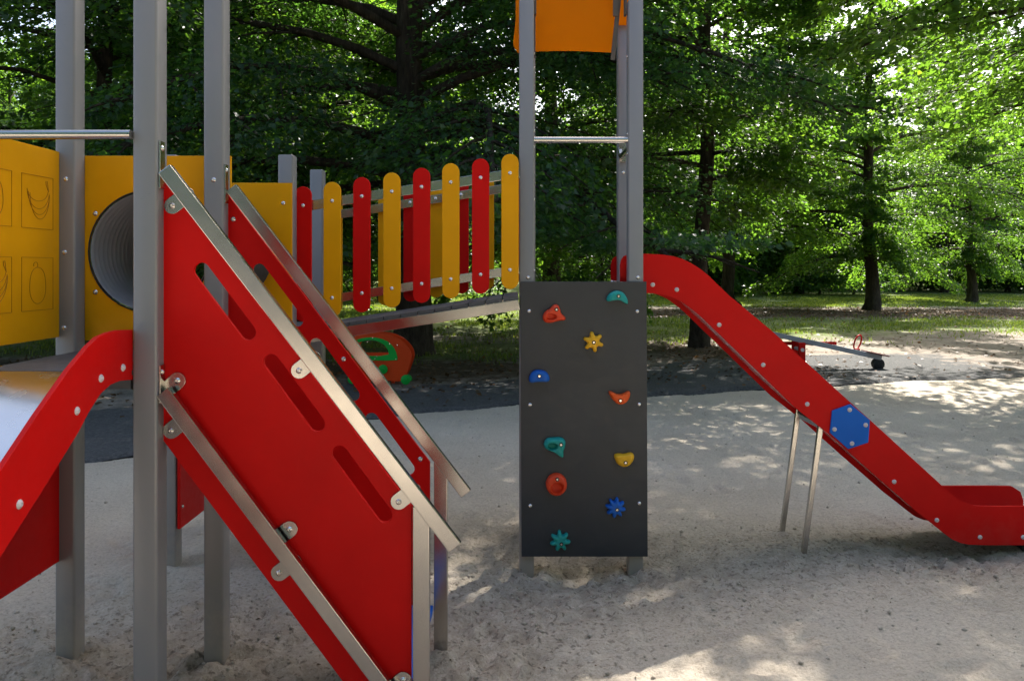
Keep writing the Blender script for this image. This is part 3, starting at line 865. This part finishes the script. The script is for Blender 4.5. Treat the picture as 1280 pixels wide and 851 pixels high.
# chute follows the side panel at a third of its height
cpts = [(3.0, 1.386), (2.93, 1.386), (2.86, 1.385), (2.80, 1.383), (2.74, 1.376), (2.68, 1.363), (2.62, 1.341), (2.56, 1.309), (2.5, 1.270), (2.144, .985 + .05)]
e = ext(cpts[-2], cpts[-1], .27); cpts += [e, (e[0] - .12, .205), (e[0] - .25, .165), (e[0] - .4, .15), (e[0] - .85, .15)]
cpts = smooth_poly(cpts, 2, False)
slide2 = chute('slide', cpts, XL2 + .0125, XL - .0125, M['chute'], P, 'y')
slide2['label'] = 'short red slide at left with a shiny steel bed'
spl = plate(outL, [], .018, YZ(XL), 'side_panel', M['red'], slide2)
copyto(spl, (XL2 - XL, 0, 0), slide2)
for a, b in ((153.5, 459.5), (126, 473), (96, 513.5), (24, 630)):
    Y_ = (XL + .009) * FOC / (a - 640.0); bolt(slide2, (XL + .0092, Y_, EYE - (b - 335) * Y_ / FOC), CAP, '+X')

# ---- stairs
YP1, YP2 = 2.935, 3.60
slots = [((253, 338), (311, 415)), ((340, 452), (397, 529)), ((425, 566), (481, 642))]
pp = [(205, 222), (514.5, 632), (514.5, 915), (476, 915), (430, 851), (204, 548)]
def stair_panel(Y_, label=None):
    o = plate(conv(pp, YP1)[::-1], [stadium(px(*a, YP1), px(*b, YP1), .0295)[::1] for a, b in slots], .018, XZ(YP1), 'side_panel', M['red'], None, bevel=.002)
    return o
stairs_bm = bmesh.new()
# the steps' two hidden stringers are the stair's own mesh
for yy in (YP1 + .03, YP2 - .03):
    b_bar(stairs_bm, (-1.27, yy, 1.20), (-.50, yy, .16), .03, .05, (0, 0, 1))
stairs = obj('staircase', stairs_bm, M['steel'], P, bevel=.002)
s1 = stair_panel(YP1); s1.parent = stairs
s2_ = copyto(s1, (0, YP2 - YP1, 0), stairs)
n_st = 5
for i in range(n_st - 1):
    zz = 1.39 - (i + 1) * 1.39 / (n_st + .35); xx = -1.303 + (1.128 - zz) * .745 + .15
    bm = bmesh.new(); b_box(bm, xx - .10, xx + .09, YP1 + .012, YP2 - .012, zz - .022, zz); b_box(bm, xx + .068, xx + .09, YP1 + .012, YP2 - .012, zz - .06, zz - .0225)
    obj('step', bm, M['deck'], stairs, bevel=.004)
bm = bmesh.new(); b_box(bm, -.47, -.36, YP1 + .012, YP2 - .012, .20, .225); 
bm.verts.ensure_lookup_table()
obj('step', bm, M['blue'], stairs, bevel=.004)
def rail(a, b, Y_, w_=.054, d_=.03):
    A = px(*a, Y_); B = px(*b, Y_); bm = bmesh.new()
    b_bar(bm, (A[0], Y_ + d_/2, A[1]), (B[0], Y_ + d_/2, B[1]), w_, d_, (0, 1, 0)); return bm
# upper handrail centre line, near: mitred ends are square here
YR = 2.872
hr = obj('handrail', rail((204.5, 211), (568.8, 685), YR), M['steel'], stairs, bevel=.003)
lr = obj('lower_rail', rail((202.5, 490), (492.5, 877), YR), M['steel'], stairs, bevel=.003)
hr2 = copyto(hr, (.0, YP2 - YP1 + .02, 0), stairs)
def tab(c, toward, Y_):
    """round-ended fixing tab"""
    o = plate(stadium(px(*c, Y_), px(*toward, Y_), .0305), [], .005, XZ(Y_), 'fixing_tab', M['steel'], stairs, bevel=.001)
    X_, Z_ = px(*c, Y_); bolt(stairs, (X_, Y_ - .0026, Z_)); return o
YT = 2.920
for c, t_ in (((215.5, 257.5), (233, 244)), ((374, 463), (392, 449)), ((498.5, 626.5), (516, 613)), ((222, 475.5), (206, 490)), ((214, 538), (232, 524)), ((362, 661), (345, 674)), ((349, 715.5), (367, 702)), ((504, 849), (488, 862))):
    tab(c, t_, YT)
for dx in ():
    pass
# end tubes carrying the handrails
bm = bmesh.new(); X0, X1 = px(515.8, 0, 2.905)[0], px(536.5, 0, 2.905)[0]
b_box(bm, X0, X1, 2.905, 2.945, -.4, px(0, 633, 2.905)[1])
et = obj('rail_post', bm, M['steel'], stairs, bevel=.003)
et2 = copyto(et, (.012, YP2 - YP1 - .0, 0), stairs)
# wall brackets at the top ends of the rails
for (cx, ya, yb, Yc) in ((204.8, 177, 236, 2.90), (204.8, 456, 503, 2.90), (204.8, 177, 236, 2.90 + .655)):
    X_, za = px(cx, ya, 2.90); _, zb2 = px(cx, yb, 2.90)
    bm = box(-1.299, -1.293, Yc - .018, Yc + .022, zb2, za); obj('wall_bracket', bm, M['steel'], stairs, bevel=.001)
    bolt(stairs, (-1.293, Yc + .002, za - .025), None, '+X')
for a, b in ((291, 274), (429, 449), (525, 574)):
    X_, Z_ = px(a, b, 3.585); bolt(stairs, (X_, 3.5905, Z_))

# ------------------------------------------------------------------ play car beyond the sand
cy_, czb = 11.75, 0
CAR = thing('play_car_panel', 'small red play car with green window frame and green wheels under the bridge', 'play car', (0, 0, 0))
def cpx(pts, Y_): return [px(a, b, Y_) for a, b in pts]
def z_(a, b): return (400 + a / 8.508, 400 + b / 8.51)
body = [z_(*q) for q in [(330, 640), (300, 560), (285, 440), (290, 330), (310, 240), (350, 180), (430, 148), (590, 138), (740, 155), (850, 205), (930, 275), (972, 345), (975, 420), (945, 510), (915, 590), (870, 645), (820, 655), (720, 640), (500, 648), (380, 650)]]
win = [z_(*q) for q in [(375, 380), (370, 310), (395, 250), (450, 222), (540, 212), (620, 225), (690, 265), (728, 320), (735, 380)]]
frm = [z_(*q) for q in [(340, 425), (332, 310), (350, 240), (400, 200), (520, 180), (640, 190), (740, 235), (800, 310), (826, 400), (822, 435)]]
holeC = smooth_poly(cpx(win, cy_), 1)
b1 = plate(smooth_poly(cpx(body, cy_), 2), [holeC], .02, XZ(cy_), 'body_panel', M['orange_car'], CAR)
copyto(b1, (0, .36, 0), CAR)
plate(smooth_poly(cpx(frm, cy_ - .02), 1), [smooth_poly(cpx([(a + (585/8.508+400 - a)*.02, b) for a, b in win], cy_ - .02), 1)], .015, XZ(cy_ - .02), 'window_frame', M['green_car'], CAR)
def disc(cx, cy, r, Y_, t, name, mat):
    X_, Z_ = px(*z_(cx, cy), Y_); bm = bmesh.new(); rr = r / 8.51 * Y_ / FOC
    b_tube(bm, [(X_, Y_, Z_), (X_, Y_ + t*.15, Z_), (X_, Y_ + t * .85, Z_), (X_, Y_ + t, Z_)], [rr * .9, rr, rr, rr * .9], 20)
    b_tube(bm, [(X_, Y_ - .012, Z_), (X_, Y_, Z_)], rr * .3, 10)
    return obj(name, bm, mat, CAR, auto=40)
disc(910, 635, 52, cy_ - .07, .04, 'wheel', M['green_car']); disc(345, 630, 52, cy_ - .07, .04, 'wheel', M['green_car'])
disc(925, 630, 52, cy_ + .40, .04, 'wheel', M['green_car']); disc(370, 625, 52, cy_ + .40, .04, 'wheel', M['green_car'])
disc(668, 525, 50, cy_ - .05, .03, 'steering_wheel', M['green_car'])
bm = bmesh.new()
x0c, x1c = px(440, 0, cy_)[0], px(508, 0, cy_)[0]
b_box(bm, x0c + .05, x1c - .1, cy_ + .02, cy_ + .34, .34, .365)
b_box(bm, x0c + .2, x0c + .25, cy_ + .15, cy_ + .2, -.1, .34); b_box(bm, x1c - .25, x1c - .2, cy_ + .15, cy_ + .2, -.1, .34)
b_box(bm, x0c + .05, x1c - .1, cy_ + .012, cy_ + .02, .36, .5)
obj('seat', bm, M['orange_car'], CAR, bevel=.004)
bm = bmesh.new()
for c in ((560, 188), (740, 252), (822, 266), (808, 415), (585, 412), (605, 385), (505, 232)):
    X_, Z_ = px(*z_(*c), cy_ - .03); b_tube(bm, [(X_, cy_ - .034, Z_), (X_, cy_ - .024, Z_)], .009, 8)
obj('bolts', bm, M['bolt'], CAR)

# ------------------------------------------------------------------ seesaw
SS = thing('seesaw', 'grey seesaw with red frame and hoop handle tilted down to the right', 'seesaw')
YE = 13.7
def q_(a, b): return (960 + a / 8.0, 400 + b / 8.0)
pv = px(998, 433, YE)
endr = px(1098, 447, YE)
dx, dz = endr[0] - pv[0], (endr[1] - .0) - (pv[1] + .11)
dirv = Vector((dx, 0, dz)).normalized()
cen = Vector((pv[0], YE, pv[1] + .12))
L_ = 1.48
bm = bmesh.new(); b_bar(bm, cen - dirv * L_, cen + dirv * (L_ - .02), .14, .085)
obj('beam', bm, M['seesaw_grey'], SS, bevel=.008)
for sgn in (1, -1):
    c = cen + dirv * sgn * (L_ - .42) + Vector((0, 0, .05))
    bm = bmesh.new()
    pts = [c + Vector((.035 * math.sin(t) + .080 * math.cos(t), .05 * math.cos(t), .13 + .125 * math.sin(t))) for t in np.linspace(0, 2*math.pi, 25)]
    b_tube(bm, pts, .014, 8, False)
    b_tube(bm, [c + Vector((0, 0, -.03)), c + Vector((0, 0, .02))], .04, 10)
    obj('handle_hoop', bm, M['red'], SS, smooth=True)
    c = cen + dirv * sgn * (L_ - .12) + Vector((0, 0, .055))
    bm = bmesh.new(); b_bar(bm, c - dirv * .17, c + dirv * .2, .30, .024); obj('seat', bm, plastic('seat_maroon', (.12, .02, .018), .5) if sgn == 1 else M['red'], SS, bevel=.008)
    c = cen + dirv * sgn * (L_ - .06)
    bm = bmesh.new(); Zc = c.z - .12
    b_tube(bm, [(c.x, YE - .07, Zc), (c.x, YE - .055, Zc), (c.x, YE + .055, Zc), (c.x, YE + .07, Zc)], [.075, .098, .098, .075], 8 * 2)
    obj('bumper_tyre', bm, M['rubber'], SS, auto=50)
bm = bmesh.new()
xq = pv[0]
for yy in (YE - .16, YE + .16):
    b_box(bm, xq - .055, xq + .055, yy - .03, yy + .03, -.1, px(0, 427, YE)[1])
b_box(bm, xq - .75, xq + .75, YE + .19, YE + .23, .40, .46)
obj('pivot_frame', bm, M['red'], SS, bevel=.006)
bm = bmesh.new(); b_tube(bm, [(xq, YE - .205, pv[1] - .04), (xq, YE + .2, pv[1] - .04)], .032, 14); obj('axle', bm, M['white_cap'], SS)

# ------------------------------------------------------------------ trees
def tube_np(pts, rad, seg):
    """pts (n,3), rad (n,) -> verts, quads"""
    n = len(pts); d = np.gradient(pts, axis=0); d /= np.linalg.norm(d, axis=1)[:, None] + 1e-9
    ref = np.array([0, 0, 1.0]) if abs(d[0][2]) < .8 else np.array([1.0, 0, 0])
    u = np.cross(d, ref); u /= np.linalg.norm(u, axis=1)[:, None] + 1e-9; v = np.cross(d, u)
    a = np.linspace(0, 2*np.pi, seg, endpoint=False)
    V = pts[:, None, :] + rad[:, None, None] * (u[:, None, :] * np.cos(a)[None, :, None] + v[:, None, :] * np.sin(a)[None, :, None])
    i = np.arange(n * seg).reshape(n, seg); j = np.roll(i, -1, 1)
    F = np.stack([i[:-1], j[:-1], j[1:], i[1:]], -1).reshape(-1, 4)
    return V.reshape(-1, 3), F

def leaves_np(Pn, A, Nn, S, W=.40):
    B = np.cross(Nn, A); B /= np.linalg.norm(B, axis=1)[:, None] + 1e-9
    s = S[:, None]
    v0 = Pn; v1 = Pn + A * s * .42 + B * s * W + Nn * s * .07; v2 = Pn + A * s - Nn * s * .10; v3 = Pn + A * s * .42 - B * s * W + Nn * s * .07
    V = np.stack([v0, v1, v2, v3], 1).reshape(-1, 3)
    n = len(Pn); k = np.arange(n) * 4
    F = np.concatenate([np.stack([k, k+1, k+2], 1), np.stack([k, k+2, k+3], 1)], 0)
    return V, F

def unit(a): return a / (np.linalg.norm(a, axis=-1, keepdims=True) + 1e-9)

def gen_tree(seed, H, Rc, base, tr, nlimb, nsub, nleaf, ls, droop=.25, lean=(0, 0), low=.9, flare=1.7, skip=None, skiph=13, skipk=.25, cz=-9):
    g = np.random.default_rng(seed)
    TV, TF, off = [], [], 0
    def add(pts, rad, seg):
        nonlocal off
        v, f = tube_np(pts, rad, seg); TV.append(v); TF.append(f + off); off += len(v)
    nz = 22; t = np.concatenate([[0, .006, .015, .03], np.linspace(.05, 1, nz - 4)])
    wob = np.cumsum(g.normal(0, .05, (nz, 2)), 0) * (t[:, None] > .02); wob -= wob[0]
    tp = np.stack([wob[:, 0] + lean[0] * t * H, wob[:, 1] + lean[1] * t * H, t * H - .25], 1)
    rad = tr * (1 - .8 * t) * (1 + (flare - 1) * np.exp(-t * H / .45))
    v, f = tube_np(tp, rad, 14)
    # buttress lobes at the foot
    vv = v.reshape(nz, 14, 3); cen_ = tp[:, None, :]; ang = np.linspace(0, 2*np.pi, 14, endpoint=False)
    amp = 1 + .22 * np.exp(-t * H / .5)[:, None] * np.sin(5 * ang + g.uniform(0, 6))[None] + .05 * g.normal(0, 1, (nz, 14))
    vv = cen_ + (vv - cen_) * amp[:, :, None]
    TV.append(vv.reshape(-1, 3)); TF.append(f); off += len(v)
    LP, LA, LN, LS, LT = [], [], [], [], []
    for i in range(nlimb):
        f_ = (i + g.uniform(0, 1)) / nlimb; h = base + (H - base) * f_ ** 1.15 * .97
        az = i * 2.399 + g.normal(0, .35)
        prof = low if f_ < .12 else (1.0 if f_ < .45 else 1.0 - .75 * ((f_ - .45) / .55))
        L = Rc * prof * g.uniform(.72, 1.1)
        if skip is not None and h < skiph and math.cos(az - skip) > .35: L *= skipk
        k = np.interp(h, tp[:, 2], np.arange(nz)); p0 = np.array([np.interp(k, np.arange(nz), tp[:, j]) for j in range(3)])
        el = g.uniform(.05, .35) + .75 * f_
        n = 8; s = np.linspace(0, 1, n)
        dz = math.sin(el) * s - droop * (1.25 - f_) * s ** 2
        az_s = az + np.cumsum(g.normal(0, .10, n))
        step = L / (n - 1)
        xy = np.cumsum(np.stack([np.cos(az_s), np.sin(az_s)], 1) * step * math.cos(el), 0); xy -= xy[0]
        lp = np.stack([p0[0] + xy[:, 0], p0[1] + xy[:, 1], p0[2] + dz * L + np.cumsum(g.normal(0, .02, n)) * L * .3], 1)
        lp[:, 2] = np.where(lp[:, 2] < cz, cz + (lp[:, 2] - cz) * .3, lp[:, 2])
        r0 = min(tr * .32, .018 * L + .01) * (1 - .3 * f_)
        add(lp, r0 * (1 - .85 * s) + .004, 5)
        for j in range(nsub):
            u = .22 + .78 * (j + g.uniform(0, 1)) / nsub
            q = np.array([np.interp(u * (n-1), np.arange(n), lp[:, c]) for c in range(3)])
            q2 = np.array([np.interp(min(u * (n-1) + .5, n - 1), np.arange(n), lp[:, c]) for c in range(3)])
            fd = unit(q2 - q) if u < .98 else unit(lp[-1] - lp[-2])
            side = 1 if j % 2 else -1
            yaw = side * g.uniform(.5, 1.15) * (1 if u < .9 else .3)
            c_, s_ = math.cos(yaw), math.sin(yaw)
            sdv = np.array([fd[0]*c_ - fd[1]*s_, fd[0]*s_ + fd[1]*c_, fd[2] * .5 + g.normal(0, .12)]); sdv = unit(sdv)
            sl = (.55 + .34 * L * (1.15 - u)) * g.uniform(.7, 1.15)
            m = 4; ss = np.linspace(0, 1, m)
            sp_ = q + sdv * sl * ss[:, None]; sp_[:, 2] -= droop * .5 * sl * ss ** 2
            add(sp_, (r0 * .30) * (1 - .8 * ss) + .003, 3)
            nl = int(nleaf * (.5 + sl / 2.2) * g.uniform(.5, 1.4))
            uu = g.uniform(.05, 1.08, nl); lat = g.uniform(-1, 1, nl) * sl * .42 * np.sqrt(np.clip(1.15 - uu, .05, 1)) 
            # leaves sit along side twigs: quantise for clumpiness
            uu = np.where(g.random(nl) < .7, np.round(uu * 7) / 7 + g.normal(0, .022, nl), uu)
            lv = unit(np.array([-sdv[1], sdv[0], 0.0]))
            P_ = q + sdv * (sl * uu)[:, None] + lv * lat[:, None] + sdv * (np.abs(lat) * .55)[:, None]
            P_[:, 2] += -droop * .5 * sl * uu ** 2 - .22 * np.abs(lat) + g.normal(0, .075 + .055 * sl, nl)
            A_2 = sdv * .8 + lv * np.sign(lat)[:, None] * .7 + g.normal(0, .35, (nl, 3)); A_2[:, 2] -= .25
            A_2 = unit(A_2)
            N_ = np.array([0, 0, 1.0]) + g.normal(0, .6, (nl, 3)); N_ = unit(N_ - A_2 * (N_ * A_2).sum(1, keepdims=True))
            P_[:, 2] = np.where(P_[:, 2] < cz, cz + (P_[:, 2] - cz) * .3, P_[:, 2])
            LP.append(P_); LA.append(A_2); LN.append(N_); LS.append(ls * g.uniform(.5, 1.4, nl)); LT.append(np.clip(g.normal(.45, .22, nl) + g.normal(0, .12), 0, 1))
    LP, LA, LN, LS, LT = [np.concatenate(q) for q in (LP, LA, LN, LS, LT)]
    V_, F_ = leaves_np(LP, LA, LN, LS)
    return (np.concatenate(TV), np.concatenate(TF)), (V_, F_, np.concatenate([LT, LT]))

TREEMESH = {}
def tree_kind(key, lm, **kw):
    (tv, tf), (lv, lf, lt) = gen_tree(**kw)
    TREEMESH[key] = (tv, tf, lv, lf, lt, M[lm])
_made = {}
def tree(key, X_, Y_, label, group=None, s=1.0, rz=0.0, cat='tree', name='tree'):
    z0 = float(ground_h(np.array([X_]), np.array([Y_]))[0])
    root = thing(name, label, cat, (X_, Y_, z0), rz, group)
    root.scale = (s, s, s)
    if key not in _made:
        tv, tf, lv, lf, lt, mt = TREEMESH[key]
        a = np_mesh('trunk', tv, tf, M['bark'], root, smooth=True); c = np_mesh('crown', lv, lf, mt, root, attr={'tint': ('FACE', lt)})
        _made[key] = (a, c)
    else:
        for o in _made[key]:
            c = o.copy(); COL.objects.link(c); c.parent = root
    return root

tree_kind('big', 'leaf2', cz=2.2, seed=1, H=19, Rc=8.6, base=3.0, tr=.36, nlimb=78, nsub=13, nleaf=230, ls=.092, droop=.42, low=.95)
tree_kind('big2', 'leaf', cz=2.2, seed=2, H=21, Rc=7.4, base=3.0, tr=.20, nlimb=70, nsub=12, nleaf=165, ls=.11, droop=.45, low=.9)
tree_kind('slim', 'leaf', cz=2.0, seed=22, H=21, Rc=7.2, base=3.2, tr=.19, nlimb=70, nsub=12, nleaf=150, ls=.11, droop=.32, low=.8, skip=-.1, skiph=8.5, skipk=.4)
tree_kind('mid', 'leaf', seed=3, H=17, Rc=6.0, base=2.6, tr=.30, nlimb=46, nsub=11, nleaf=135, ls=.125, droop=.5, low=.85)
tree_kind('lime', 'leaf3', seed=5, H=16, Rc=5.4, base=2.2, tr=.22, nlimb=46, nsub=10, nleaf=120, ls=.125, droop=.5, low=.85)
tree_kind('open', 'leaf3', seed=12, cz=.7, H=17, Rc=6.4, base=2.0, tr=.27, nlimb=60, nsub=11, nleaf=125, ls=.125, droop=.45, low=.85, skip=-1.8)
tree_kind('far', 'leaf3', seed=6, H=18, Rc=6.5, base=2.6, tr=.28, nlimb=52, nsub=9, nleaf=90, ls=.21, droop=.3)
tree_kind('far2', 'leaf', seed=7, H=20, Rc=6.0, base=3.0, tr=.30, nlimb=52, nsub=9, nleaf=90, ls=.21, droop=.3)
tree_kind('bright', 'leaf3', seed=9, H=18, Rc=6.8, base=5.6, tr=.25, nlimb=62, nsub=11, nleaf=130, ls=.13, droop=.3)
tree_kind('shrub', 'leaf', seed=8, H=3.2, Rc=1.9, base=.3, tr=.05, nlimb=26, nsub=6, nleaf=45, ls=.12, droop=.2, flare=1.1)

tree('big', -2.05, 15.8, 'large dark tree with thick trunk behind the picket bridge')
tree('slim', 4.15, 17.4, 'tree with slim brown trunk rising behind the top of the right slide')
tree('big2', -8.5, 16.2, 'dark trunked tree seen between the two leftmost grey posts', rz=2.6)
tree('mid', -6.2, 22.5, 'thin dark tree just right of the third grey post', rz=.5)
tree('lime', -9.6, 24.0, 'pale leaning tree behind the yellow tunnel panel', rz=4.0)
tree('open', 15.0, 32.8, 'straight black trunked tree on the bright lawn at right')
tree('open', 23.4, 40.0, 'slender tree right of the black trunked one', s=.85, rz=-.2)
tree('far2', 48.0, 75.0, 'thick trunk tree at the far right edge of the lawn', rz=.9)
tree('bright', 15.5, 19.0, 'bright green tree whose leaves hang into the upper right corner', rz=3.9)
tree('bright', 11.8, 13.4, 'tree to the right of the playground shading the slide run-out', rz=2.2)
tree('far2', 19, 52, 'tall tree at the back of the lawn left of the black trunked tree', rz=1)
tree('far', 11, 50, 'rounded tree at the back of the lawn above the slide top', rz=2)
tree('far', 31, 56, 'broad tree at the back of the lawn between the two dark trunks', rz=3)
tree('big', -15.5, 14.0, 'tree beyond the left edge of the playground', rz=2.1)
tree('far', 9.6, 34.0, 'leafy tree behind the middle of the right slide', rz=1.2, s=1.0)
tree('mid', 1.2, 24.5, 'tree with a dark slanting limb seen through the tower', rz=3.0)

gf = random.Random(8)
for X_, Y_, kk, rr in ((-9, -13, 'big', 1), (1, -17, 'big2', 2), (10, -14, 'big', 3), (19, -5, 'big2', 5), (22, 7, 'mid', 2), (-3, -27, 'big', 3), (15, -26, 'mid', 1)):
    tree(kk, X_, Y_, 'unseen park tree added round the playground for shade and reflections', 'unseen trees added for shade and reflections', 1.0, rr)  # out of view, put in only for shade and reflections
ZONES = [(-1e9, 70, 'left of the leftmost post'), (70, 165, 'between the two leftmost posts'), (165, 255, 'right of the nearest post'), (255, 390, 'above the tunnel panel'), (390, 520, 'behind the left bridge half'), (520, 650, 'behind the right bridge half'),
         (650, 790, 'through the tower frame'), (790, 880, 'over the slide top'), (880, 1000, 'over the slide slope'), (1000, 1100, 'behind the seesaw'), (1100, 1200, 'between two dark trunks'), (1200, 1e9, 'at the far right edge')]
def zone(X_, Y_):
    p_ = 640 + X_ * FOC / max(Y_, 1)
    return [z[2] for z in ZONES if z[0] <= p_ < z[1]][0]
farspots = []
tries = 0
while len(farspots) < 70 and tries < 4000:
    tries += 1
    Y_ = gf.uniform(29, 125); X_ = gf.uniform(-.85, .85) * Y_ + gf.uniform(-6, 6)
    if X_ > 2 and Y_ < 62 and X_ < Y_ * .9: continue          # the open lawn on the right
    if any((X_ - a) ** 2 + (Y_ - b) ** 2 < 25 for a, b in farspots): continue
    farspots.append((X_, Y_))
for X_, Y_ in farspots:
    key = gf.choice(['far', 'far2', 'far', 'lime' if Y_ < 60 else 'far'])
    tree(key, X_, Y_, ('nearest' if Y_ < 42 else 'nearer' if Y_ < 58 else 'middle distance' if Y_ < 80 else 'distant' if Y_ < 103 else 'farthest') + ' green background tree seen ' + zone(X_, Y_), 'trees in the far wood', gf.uniform(.85, 1.2), gf.uniform(0, 6.28))
for i in range(26):
    Y_ = gf.uniform(24, 70); X_ = gf.uniform(-.8, -.02) * Y_
    tree('shrub', X_, Y_, ('nearer' if Y_ < 40 else 'middle' if Y_ < 55 else 'farther') + ' leafy shrub under the trees seen ' + zone(X_, Y_), 'shrubs under the trees', gf.uniform(.7, 1.5), gf.uniform(0, 6.28), 'shrub', 'shrub')
for i in range(22):
    Y_ = gf.uniform(62, 80); X_ = gf.uniform(0, .75) * Y_
    tree('shrub', X_, Y_, ('shrub near the front' if Y_ < 71 else 'shrub farther back') + ' of the far wood seen ' + zone(X_, Y_), 'shrubs under the trees', gf.uniform(1.0, 2.0), gf.uniform(0, 6.28), 'shrub', 'shrub')

for i in range(20):
    Y_ = gf.uniform(50, 61); X_ = gf.uniform(.06, .72) * Y_
    tree('shrub', X_, Y_, 'bushy undergrowth shrub beyond the lawn seen ' + zone(X_, Y_), 'undergrowth beyond the lawn', gf.uniform(.9, 1.9), gf.uniform(0, 6.28), 'shrub', 'shrub')
# distant wood that reads as one mass
nl = 130000
X_ = rng.uniform(-170, 190, nl); Y_ = rng.uniform(112, 150, nl); Z_ = rng.beta(.9, 1.4, nl) * (20 + 7 * fbm(X_ * .06, Y_ * .06, 3))
keep = (fbm(X_ * .25 + 3, Z_ * .35 + Y_ * .1, 3) > .42) | (Z_ < 7)
X_, Y_, Z_ = X_[keep], Y_[keep], Z_[keep]; nl = len(X_)
A_2 = unit(rng.normal(0, 1, (nl, 3))); N_ = unit(np.array([0, -.3, .8]) + rng.normal(0, .5, (nl, 3))); N_ = unit(N_ - A_2 * (N_ * A_2).sum(1, keepdims=True))
lv, lf = leaves_np(np.stack([X_, Y_, Z_], 1), A_2, N_, rng.uniform(.6, 1.2, nl))
t_ = np.clip(rng.normal(.5, .25, nl), 0, 1)
fw = np_mesh('far_wood', lv, lf, M['leaf3'], attr={'tint': ('FACE', np.concatenate([t_, t_]))}); tag(fw, kind='stuff')

# ------------------------------------------------------------------ grass, litter, clods
def scatter(n, x0, x1, y0, y1, dens):
    xa = rng.uniform(x0, x1, n); ya = rng.uniform(y0, y1, n); k = rng.random(n) < dens(xa, ya); return xa[k], ya[k]
def samp(field, xa, ya):
    ix = np.clip(np.searchsorted(gx, xa), 0, len(gx) - 1); iy = np.clip(np.searchsorted(gy, ya), 0, len(gy) - 1); return field[iy, ix]
xa, ya = scatter(520000, -26, 38, 14, 52, lambda a, b: np.clip(samp(grass, a, b) * 1.1 - .1, 0, 1) * np.clip(fbm(a * .8, b * .8, 3) * 3.4 - 1.25, 0, 1) * np.where(np.abs(a) < b * .75, 1, 0))
nb = len(xa); za = ground_h(xa, ya)
hgt = rng.uniform(.04, .11, nb); an = rng.uniform(0, 6.28, nb); wdt = rng.uniform(.006, .014, nb) * (1 + ya / 30)
ux, uy = np.cos(an), np.sin(an); tx, ty = rng.normal(0, .03, nb), rng.normal(0, .03, nb)
V_ = np.stack([np.stack([xa - ux*wdt, ya - uy*wdt, za - .01], 1), np.stack([xa + ux*wdt, ya + uy*wdt, za - .01], 1), np.stack([xa + tx, ya + ty, za + hgt], 1)], 1).reshape(-1, 3)
F_ = np.arange(nb * 3).reshape(-1, 3)
gs = np_mesh('grass', V_, F_, M['blade'], attr={'tint': ('FACE', rng.random(nb))}); tag(gs, kind='stuff')

xa, ya = scatter(60000, -14, 26, 8.5, 36, lambda a, b: (b > edgeY(a) + .1) * np.clip(samp(litter, a, b) * .9 + .16, 0, 1) * np.where(np.abs(a) < b * .75, 1, 0))
nb = len(xa); za = ground_h(xa, ya) + .012
Aq = unit(np.stack([rng.normal(0, 1, nb), rng.normal(0, 1, nb), rng.normal(0, .25, nb)], 1)); Nq = unit(np.array([0, 0, 1.0]) + rng.normal(0, .35, (nb, 3))); Nq = unit(Nq - Aq * (Nq * Aq).sum(1, keepdims=True))
lv, lf = leaves_np(np.stack([xa, ya, za], 1), Aq, Nq, rng.uniform(.04, .10, nb)); t_ = rng.random(nb)
ll = np_mesh('leaf_litter', lv, lf, M['dry'], attr={'tint': ('FACE', np.concatenate([t_, t_]))}); tag(ll, kind='stuff')
# debris on the sand
xa, ya = scatter(5200, -4, 8, 2.0, 12, lambda a, b: (b < edgeY(a) - .05) * (.12 + .4 * churn(a, b)))
nb = len(xa); za = sand_h(xa, ya) + .006
Aq = unit(np.stack([rng.normal(0, 1, nb), rng.normal(0, 1, nb), rng.normal(0, .2, nb)], 1)); Nq = unit(np.array([0, 0, 1.0]) + rng.normal(0, .35, (nb, 3))); Nq = unit(Nq - Aq * (Nq * Aq).sum(1, keepdims=True))
lv, lf = leaves_np(np.stack([xa, ya, za], 1), Aq, Nq, np.clip(rng.gamma(2, .006, nb), .004, .04), .25); t_ = rng.random(nb) * .7
ll = np_mesh('leaf_debris', lv, lf, M['dry'], attr={'tint': ('FACE', np.concatenate([t_, t_]))}); tag(ll, kind='stuff')
# clods of damp sand: squashed octahedra
xa, ya = scatter(45000, -4, 8, 2.0, 10, lambda a, b: (b < edgeY(a) - .05) * (.05 + .6 * churn(a, b)))
nb = len(xa); za = sand_h(xa, ya); r_ = np.clip(rng.gamma(2, .0028, nb), .002, .016)
O = np.array([(1,0,0),(0,1,0),(-1,0,0),(0,-1,0),(0,0,.9),(0,0,-.9)], float)
V_ = (O[None] * r_[:, None, None] * rng.uniform(.8, 1.15, (nb, 6, 1)) + np.stack([xa, ya, za + r_ * .3], 1)[:, None, :]).reshape(-1, 3)
FO = np.array([(0,1,4),(1,2,4),(2,3,4),(3,0,4),(1,0,5),(2,1,5),(3,2,5),(0,3,5)])
F_ = (FO[None] + (np.arange(nb) * 6)[:, None, None]).reshape(-1, 3)
cd = np_mesh('sand_clods', V_, F_, M['sand'], attr={'churn': ('POINT', np.full(nb * 6, .1))}, smooth=True); tag(cd, kind='stuff')

# alike background plants: the label also says which one of its row it is
bpy.context.view_layer.update()
rows_by = {}
for o in list(COL.objects):
    if o.parent is None and o.get('group') in ('trees in the far wood', 'shrubs under the trees', 'undergrowth beyond the lawn'):
        rows_by.setdefault(o['label'], []).append(o)
ORD = ['leftmost', 'second from left', 'third from left', 'fourth from left', 'fifth from left', 'sixth from left', 'seventh from left', 'eighth from left', 'ninth from left', 'tenth from left', 'eleventh from left', 'twelfth from left']
for lab, os_ in rows_by.items():
    if len(os_) > 1:
        os_.sort(key=lambda o: o.location.x / max(o.location.y, 1))
        for q, o in enumerate(os_): o['label'] = lab + ', ' + (ORD[q] if q < len(ORD) else 'far right')
